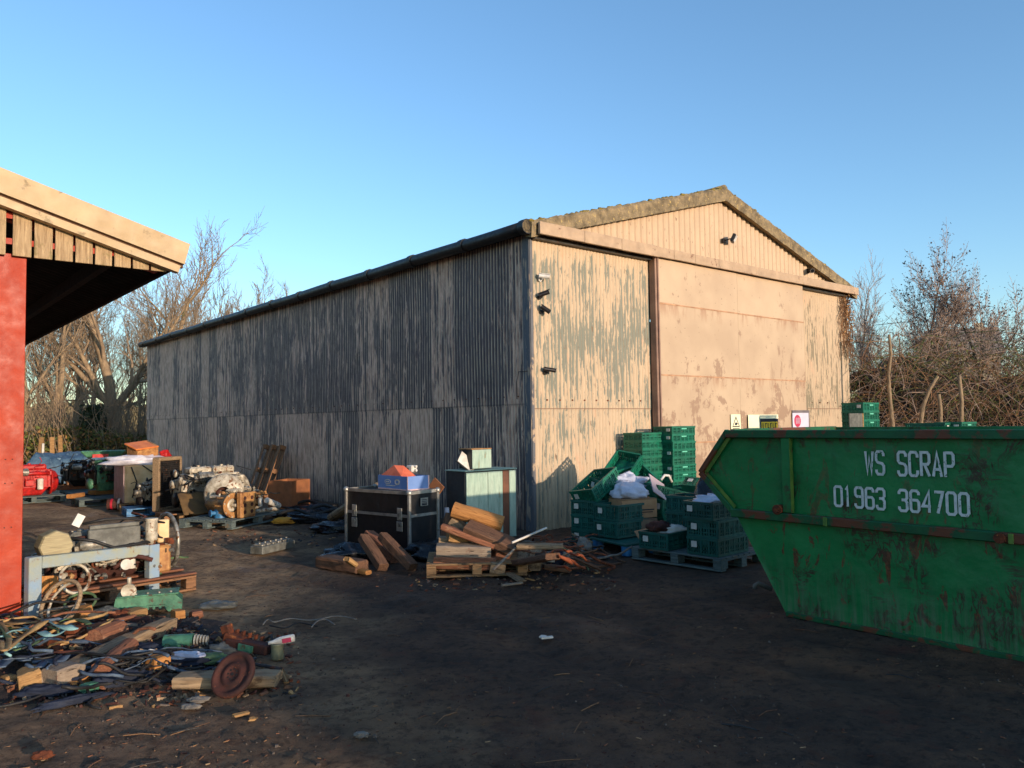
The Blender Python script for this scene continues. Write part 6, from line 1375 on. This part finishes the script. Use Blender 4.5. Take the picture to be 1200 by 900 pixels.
nb('short rust-red brick-like lump in the left tangle',(62,764),.08,(72,762),.08,.07,.06,'rust',45,name='rusty_slab',cat='slab')
nb('grey lath lying right of the green casting',(100,736),.10,(158,722),.08,.05,.03,'wood_red',46,name='lath',cat='lath')
nb('flat brown board behind the round log',(98,742),.08,(140,730),.09,.07,.04,'wood_red',47,name='lath',cat='lath')
nb('pale branch-like stick in front of the green casting',(116,731),.09,(160,733),.08,.035,.03,'wood_pale',48,True,name='stick',cat='stick')
nb('small green painted wood piece in the lower pile',(96,808),.03,(112,803),.03,.08,.05,'greenpaint',49,name='painted_piece',cat='scrap')
blobo('dark_cloth','dark blue cloth bundle lying along the lower pile','cloth',G(140,802),(.3,.12,.10),'dkcloth',41,.5,2.5,.5); blobo('dark_cloth','second dark cloth bundle right of the long beam','cloth',G(165,768),(.3,.14,.10),'dkcloth',42,.5,2.5,.3)
blobo('dark_cloth','black rag trailing toward the camera below the pile','cloth',G(84,825),(.36,.06,.05),'dkcloth',43,.5,2.5,.75); blobo('dark_cloth','small black rag left of the trailing rag','cloth',G(52,814),(.3,.12,.07),'dkcloth',44,.5,2.5,.2)
blobo('grey_lump','grey lump of cast metal before the green casting','lump',G(122,726),(.3,.18,.12),'greydark',45,.4,1.8); blobo('rusty_lump','rusty brown lump under the green casting','lump',G(144,728),(.22,.18,.12),'rust',46,.4,2); blobo('green_lump','dull green lump beside the round log','lump',G(104,752),(.16,.14,.13),'greenpaint',47,.4,2)
blobo('pale_lump','whitish lump above the round log','lump',G(78,749),(.14,.10,.12),'castwhite',48,.5,2); blobo('green_lump','teal-green fragment right of the whitish lump','lump',G(92,756),(.16,.1,.1),'greenpaint',49,.5,2.2); blobo('rusty_lump','brown lump lying right of the green casting','lump',G(158,735),(.24,.16,.1),'rustdark',50,.5,2)
hose('green_hose','green hose curling from the green motor to the left','hose',[G(200,752,.06),G(190,764,.04),G(180,774,.03),G(168,778,.03)],.016,'hoseg')
hose('white_hook','bent white hook lying on the dark cloth','hook',[G(186,765,.05),G(176,762,.07),G(174,766,.06),G(178,770,.04)],.010,'white')
hose('black_cable','black cable running right from the orange-brown block','cable',[G(196,736,.02),G(210,730,.03),G(232,724,.03)],.013,'rubber')
# green motor, plates, stones
t=thing('green_motor','small green motor with a silver finned end lying on the dirt','motor',G(213,762),R(8)); b=MB(); b.cyl((-.12,0,.06),(.08,0,.06),.055,n=18); b.box((-.02,0,.015),(.14,.1,.03),bev=.004); b.build('motor_body',M['greenpaint'],t); b=MB()
for k in range(5): b.cyl((.09+k*.02,0,.06),(.10+k*.02,0,.06),.05-.004*k,n=14)
b.build('finned_end',M['castwhite'],t)
blobo('grey_stone','flat grey stone right of the green motor','stone',G(232,768),(.14,.10,.05),'stone',51); blobo('dark_cloth','folded dark blue plastic with a pale sheen below the green motor','cloth',G(219,778),(.34,.16,.07),'dkcloth',52,.4,2); blobo('pale_film','pale crumpled film lying on the folded dark plastic','film',G(219,771,.04),(.22,.1,.05),'bag',53,.5,2.4)
blobo('green_lump','pale green cloth piece behind the rusty disc','cloth',G(250,776),(.2,.12,.07),'hoseg',54,.5,2); strap('webbing_strap','short blue strap piece tucked behind the rusty disc','strap',[G(258,778,.04),G(266,772,.05),G(272,776,.03)],.05,'hoseb',GST,3)
pa=G(208,797,.045); pb=G(326,795,.045); beam('old_plank','thick grey plank lying under the rusty disc','plank',pa,pb,.16,.07,'wood_grey',None,seed=61)
# rusty disc leaning on the plank
c=G(268,822); t=thing('rusty_disc','large dark rusty flywheel disc leaning on the grey plank','disc',c+V(0,.10,.115),0,None,(R(52),R(0),R(-22)))
b=MB(); b.lathe([(.001,.0),(.135,.0),(.14,.008),(.14,.028),(.132,.034),(.112,.034),(.106,.022),(.075,.022),(.07,.030),(.045,.030),(.04,.024),(.001,.024)],None,48,True); b.build('disc_plate',M['rustdark'],t)
for k in range(8): a=2*PI*k/8; b=MB(); b.cyl((.03*math.cos(a),.03*math.sin(a),.0245),(.03*math.cos(a),.03*math.sin(a),.0275),.0055,n=8); b.build('bolt_hole',M['rubber'],t)
b=MB(); b.cyl((0,0,.0245),(0,0,.029),.009,n=12); b.build('centre_bore',M['rubber'],t)
# rusty bracket assembly and can
t=thing('rusty_bracket_assembly','rusty toothed bracket assembly with a dark arm lying before the can','bracket',G(290,766),R(-14))
b=MB(); b.box((-.10,0,.07),(.16,.10,.12),Matrix.Rotation(.3,4,'Y'),bev=.012); b.box((-.16,.0,.15),(.07,.06,.09),Matrix.Rotation(-.3,4,'Y'),bev=.008); b.build('bracket_body',M['rust'],t)
b=MB(); b.bar((-.14,-.02,.08),(.20,-.04,.05),.09,.07,.01); b.build('arm',M['rustdark'],t)
for k in range(5): b=MB(); b.box((-.10+k*.05,.03,.14-.01*k),(.02,.03,.035),bev=.003); b.build('tooth',M['rust'],t)
b=MB(); b.bar((-.02,-.085,.07),(.1,-.09,.055),.01,.05,.003); b.build('green_plate',M['greenpaint'],t); b=MB(); b.tube([(.12,.02,.09),(.17,.03,.13),(.2,0,.06),(.19,-.04,.02)],.012,7); b.build('pipe_loop',M['darksteel'],t)
t=thing('small_can','small grey-green metal can standing right of the rusty bracket','can',G(325,772),0); b=MB(); b.lathe([(.001,0),(.042,0),(.044,.004),(.040,.05),(.044,.10),(.046,.104),(.04,.106),(.036,.09),(.001,.08)],None,24); b.build('can_body',mat('grey_green_tin',C(150,150,118),C(116,116,92),9,.5,.3,.3,60,dirt=.4),t)
t=thing('white_bottle','white bottle lying on top of the small can','bottle',G(325,772)+V(.02,0,.122),R(12),None,(0,R(-8),R(12))); Mx=Matrix.Rotation(PI/2,4,'Y')
b=MB(); b.lathe([(.001,-.08),(.012,-.08),(.013,-.05),(.022,-.02),(.027,.0),(.027,.09),(.02,.098),(.001,.098)],Mx,18); b.build('bottle_body',M['white'],t); b=MB(); b.box((.045,-.0275,0),(.06,.003,.03)); b.build('bottle_label',M['signr'],t)
beam('steel_bar','dark steel bar sticking out right of the grey plank','bar',G(262,772,.04),G(330,784,.02),.03,.02,'darksteel',None,seed=71); beam('steel_bar','short blue-black bar behind the rusty disc','bar',G(250,784,.03),G(300,772,.05),.04,.02,'darksteel',None,seed=72)
blobo('grey_lump','blue-grey lump of cast metal behind the grey plank','lump',G(262,768),(.2,.14,.1),'greydark',55,.5,2)
blobo('grey_stone','grey stone lying left below the rusty disc','stone',G(232,822),(.12,.07,.035),'stone',56,.4); blobo('grey_stone','second grey stone lowest left of the rusty disc','stone',G(224,830),(.1,.06,.03),'stone',57,.4)
for k,(a,c,lb) in enumerate((((274,839),(292,835),'longest pale wood chip on the dirt below the disc'),((292,843),(300,842),'short pale wood chip on the dirt below the disc'),((330,785),(336,800),'thin tan splinter right of the grey plank'))): beam('wood_chip',lb,'wood chip',G(*a,.012),G(*c,.012),.03,.012,'wood_tan','wood chips below the disc',seed=k+80)
# wire on the ground
GWI='wires lying on the dirt in the middle'
hose('ground_wire','long greenish wire trailing right in the middle ground','wire',[G(308,732,.02),G(314,726,.03),G(322,729,.02),G(340,725,.02),G(365,727,.02),G(395,722,.02),G(418,726,.01)],.006,'stone',GWI); hose('ground_wire','shorter dark wire below the greenish one','wire',[G(316,733,.02),G(334,736,.02),G(350,730,.02),G(372,734,.02)],.006,'rubber',GWI); hose('ground_wire','looped grey wire end on the right of the wires','wire',[G(365,735,.02),G(372,728,.03),G(382,726,.02),G(392,732,.01)],.006,'stone',GWI)
t=thing('torn_card_scrap','torn white scrap of packaging alone on the dark ground','scrap',G(641,749)); b=MB(); b.box((0,0,.012),(.09,.03,.012),.3); b.box((-.03,.02,.014),(.04,.05,.01),-.4); b.build('scrap_piece',M['white'],t)
blobo('rusty_lump','rust-brown lump on the dirt at the bottom left corner','lump',G(50,888),(.09,.06,.04),'rust',58,.4,2); blobo('pale_lump','pale scrap lying alone near the bottom middle','scrap',G(423,863),(.07,.05,.03),'stone',59,.4,2); blobo('grey_lump','dark grey lump at the edge of the trodden dirt right of the green casting','lump',G(256,712),(.3,.2,.07),'greydark',60,.4,2)
# ================================================================ loose litter on the yard
def scatter(name,label,cat,n,mats,fn,seed,shape):
    r=random.Random(seed); b=MB()
    for k in range(n):
        p,s=fn(r); b.m=r.randrange(len(mats)); shape(b,p,s,r)
    return b.build(name,[M[m] for m in mats],None,label,cat,kind='stuff',normals=False)
def pos_any(r):
    while True:
        px=r.uniform(-60,1260); py=505+430*r.random()**1.6+60
        if py<600: continue
        p=G(px,py); 
        if mn.noise(V(p.x*.8,p.y*.8,0))+r.uniform(-.35,.35)>-.05: return p,1.
def pebble(b,p,s,r):
    q=r.uniform(.0025,.008)*(2. if r.random()<.05 else 1); n=6; g=gz(p.x,p.y); h=g+q*.6
    b.add([(p.x+q*math.cos(a)*r.uniform(.7,1.2),p.y+q*math.sin(a)*r.uniform(.7,1.2),g-.004) for a in [k*PI/3 for k in range(6)]]+[(p.x+q*.6*math.cos(a),p.y+q*.6*math.sin(a),h+q*.2*r.random()) for a in [k*PI/3+.2 for k in range(6)]],[(k,(k+1)%6,6+(k+1)%6,6+k) for k in range(6)]+[(6,7,8,9,10,11)])
def chip(b,p,s,r):
    L=r.uniform(.008,.034); w=r.uniform(.002,.007); a=r.uniform(0,PI); b.box((p.x,p.y,gz(p.x,p.y)+.002),(L,w,r.uniform(.003,.006)),Matrix.Rotation(a,4,'Z')@Matrix.Rotation(r.uniform(-.2,.2),4,'Y'))
def stickf(b,p,s,r):
    L=r.uniform(.06,.22); a=r.uniform(0,PI); d=V(math.cos(a),math.sin(a),0); o=V(-d.y,d.x,0); g=V(0,0,gz(p.x,p.y)+.004); b.tube([p-d*L/2+g,p+o*L*r.uniform(-.1,.1)+g*1+V(0,0,.006),p+d*L/2+g],r.uniform(.0015,.004),4,cap=False)
scatter('gravel','small dark and grey grit strewn over the yard','gravel',3600,['scrapstone','groundgrit','groundgrit','rustdark'],pos_any,1,pebble)
scatter('wood_litter','small wood chips and splinters strewn over the yard','litter',1600,['wood_red','wood_dark','rustdark','wood_dark','cane','wood_grey'],pos_any,2,chip)
scatter('twig_litter','thin twigs strewn over the yard','twigs',150,['cane','darksteel','wood_dark'],pos_any,3,stickf)
def pos_pile(r):
    k=r.random()
    if k<.5: p=G(r.uniform(-20,235),r.uniform(722,826))
    elif k<.68: p=G(r.uniform(200,350),r.uniform(740,815))
    elif k<.85: p=G(r.uniform(480,720),r.uniform(660,692))
    else: p=G(r.uniform(235,420),r.uniform(598,640))
    return V(p.x,p.y,0),1.
def bigchip(b,p,s,r):
    L=r.uniform(.012,.07); w=r.uniform(.005,.022); e=max(0,1-(((p.x-cx.x)/1.25)**2+((p.y-cx.y)/1.12)**2)); z=max(gz(p.x,p.y)+.004,(-.025+.10*e+.008) if e>0 else -1)
    b.box((p.x,p.y,z),(L,w,r.uniform(.006,.02)),Matrix.Rotation(r.uniform(0,PI),4,'Z')@Matrix.Rotation(r.uniform(-.5,.5),4,'Y')@Matrix.Rotation(r.uniform(-.5,.5),4,'X'))
scatter('scrap_litter','small broken scraps of wood, rust and cloth among the near pieces','litter',1300,['wood_tan','rust','wood_grey','dkcloth','rustdark','mound','wood_red','wood_dark','rubber','rustdark','scrapstone'],pos_pile,4,bigchip)

def tangle_pile(name,label,cat,n,box,mats,seed,hb,rr,L0,flat):
    r=random.Random(seed); b=MB()
    for k in range(n):
        p=G(r.uniform(box[0],box[2]),r.uniform(box[1],box[3]),0); p.z=hb+r.uniform(0,.07); a=r.uniform(-.5,.5)+r.choice((0,PI)); d=V(math.cos(a),math.sin(a)*.7,r.uniform(-.1,.25)); pts=[p.copy()]; L=L0*r.uniform(.4,1.3)
        for i in range(9):
            d=(d+V(r.uniform(-.5,.5),r.uniform(-.5,.5),r.uniform(-.3,.3))).normalized(); p=p+d*L/9; p.z=max(.012,min(p.z,hb+.13)); pts.append(p.copy())
        b.m=r.randrange(len(mats)); b.tube(pts,r.uniform(*rr),5)
    return b.build(name,[M[m] for m in mats],None,label,cat,kind='stuff',normals=False)
tangle_pile('cable_tangle','tangled cables, cords and strap ends heaped at the left edge','tangle',64,(-30,734,80,780),['hosec','hoset','rubber','hoseb','rubber','hoseg','hoset','rustdark','wood_red','rubber'],5,.045,(.004,.013),.7,0)
tangle_pile('dark_cable_tangle','dark rubber cables and cloth strips tangled across the lower pile','tangle',60,(20,776,205,808),['rubber','dkcloth','rubber','blackbag','hoseb','rustdark'],6,.015,(.004,.012),.55,0)
tangle_pile('wire_tangle','wires and thin pipes tangled behind the blue-grey frame','tangle',70,(70,668,165,692),['rubber','alu','castwhite','rust','hoseg','grease'],7,.14,(.004,.014),.5,0)
tangle_pile('heap_tangle','thin laths, wires and cable offcuts tangled in the heap at the shed corner','tangle',80,(605,645,700,668),['rubber','wood_dark','rust','wood_red','orangecloth','stone','wood_grey'],8,.08,(.005,.014),.55,0)
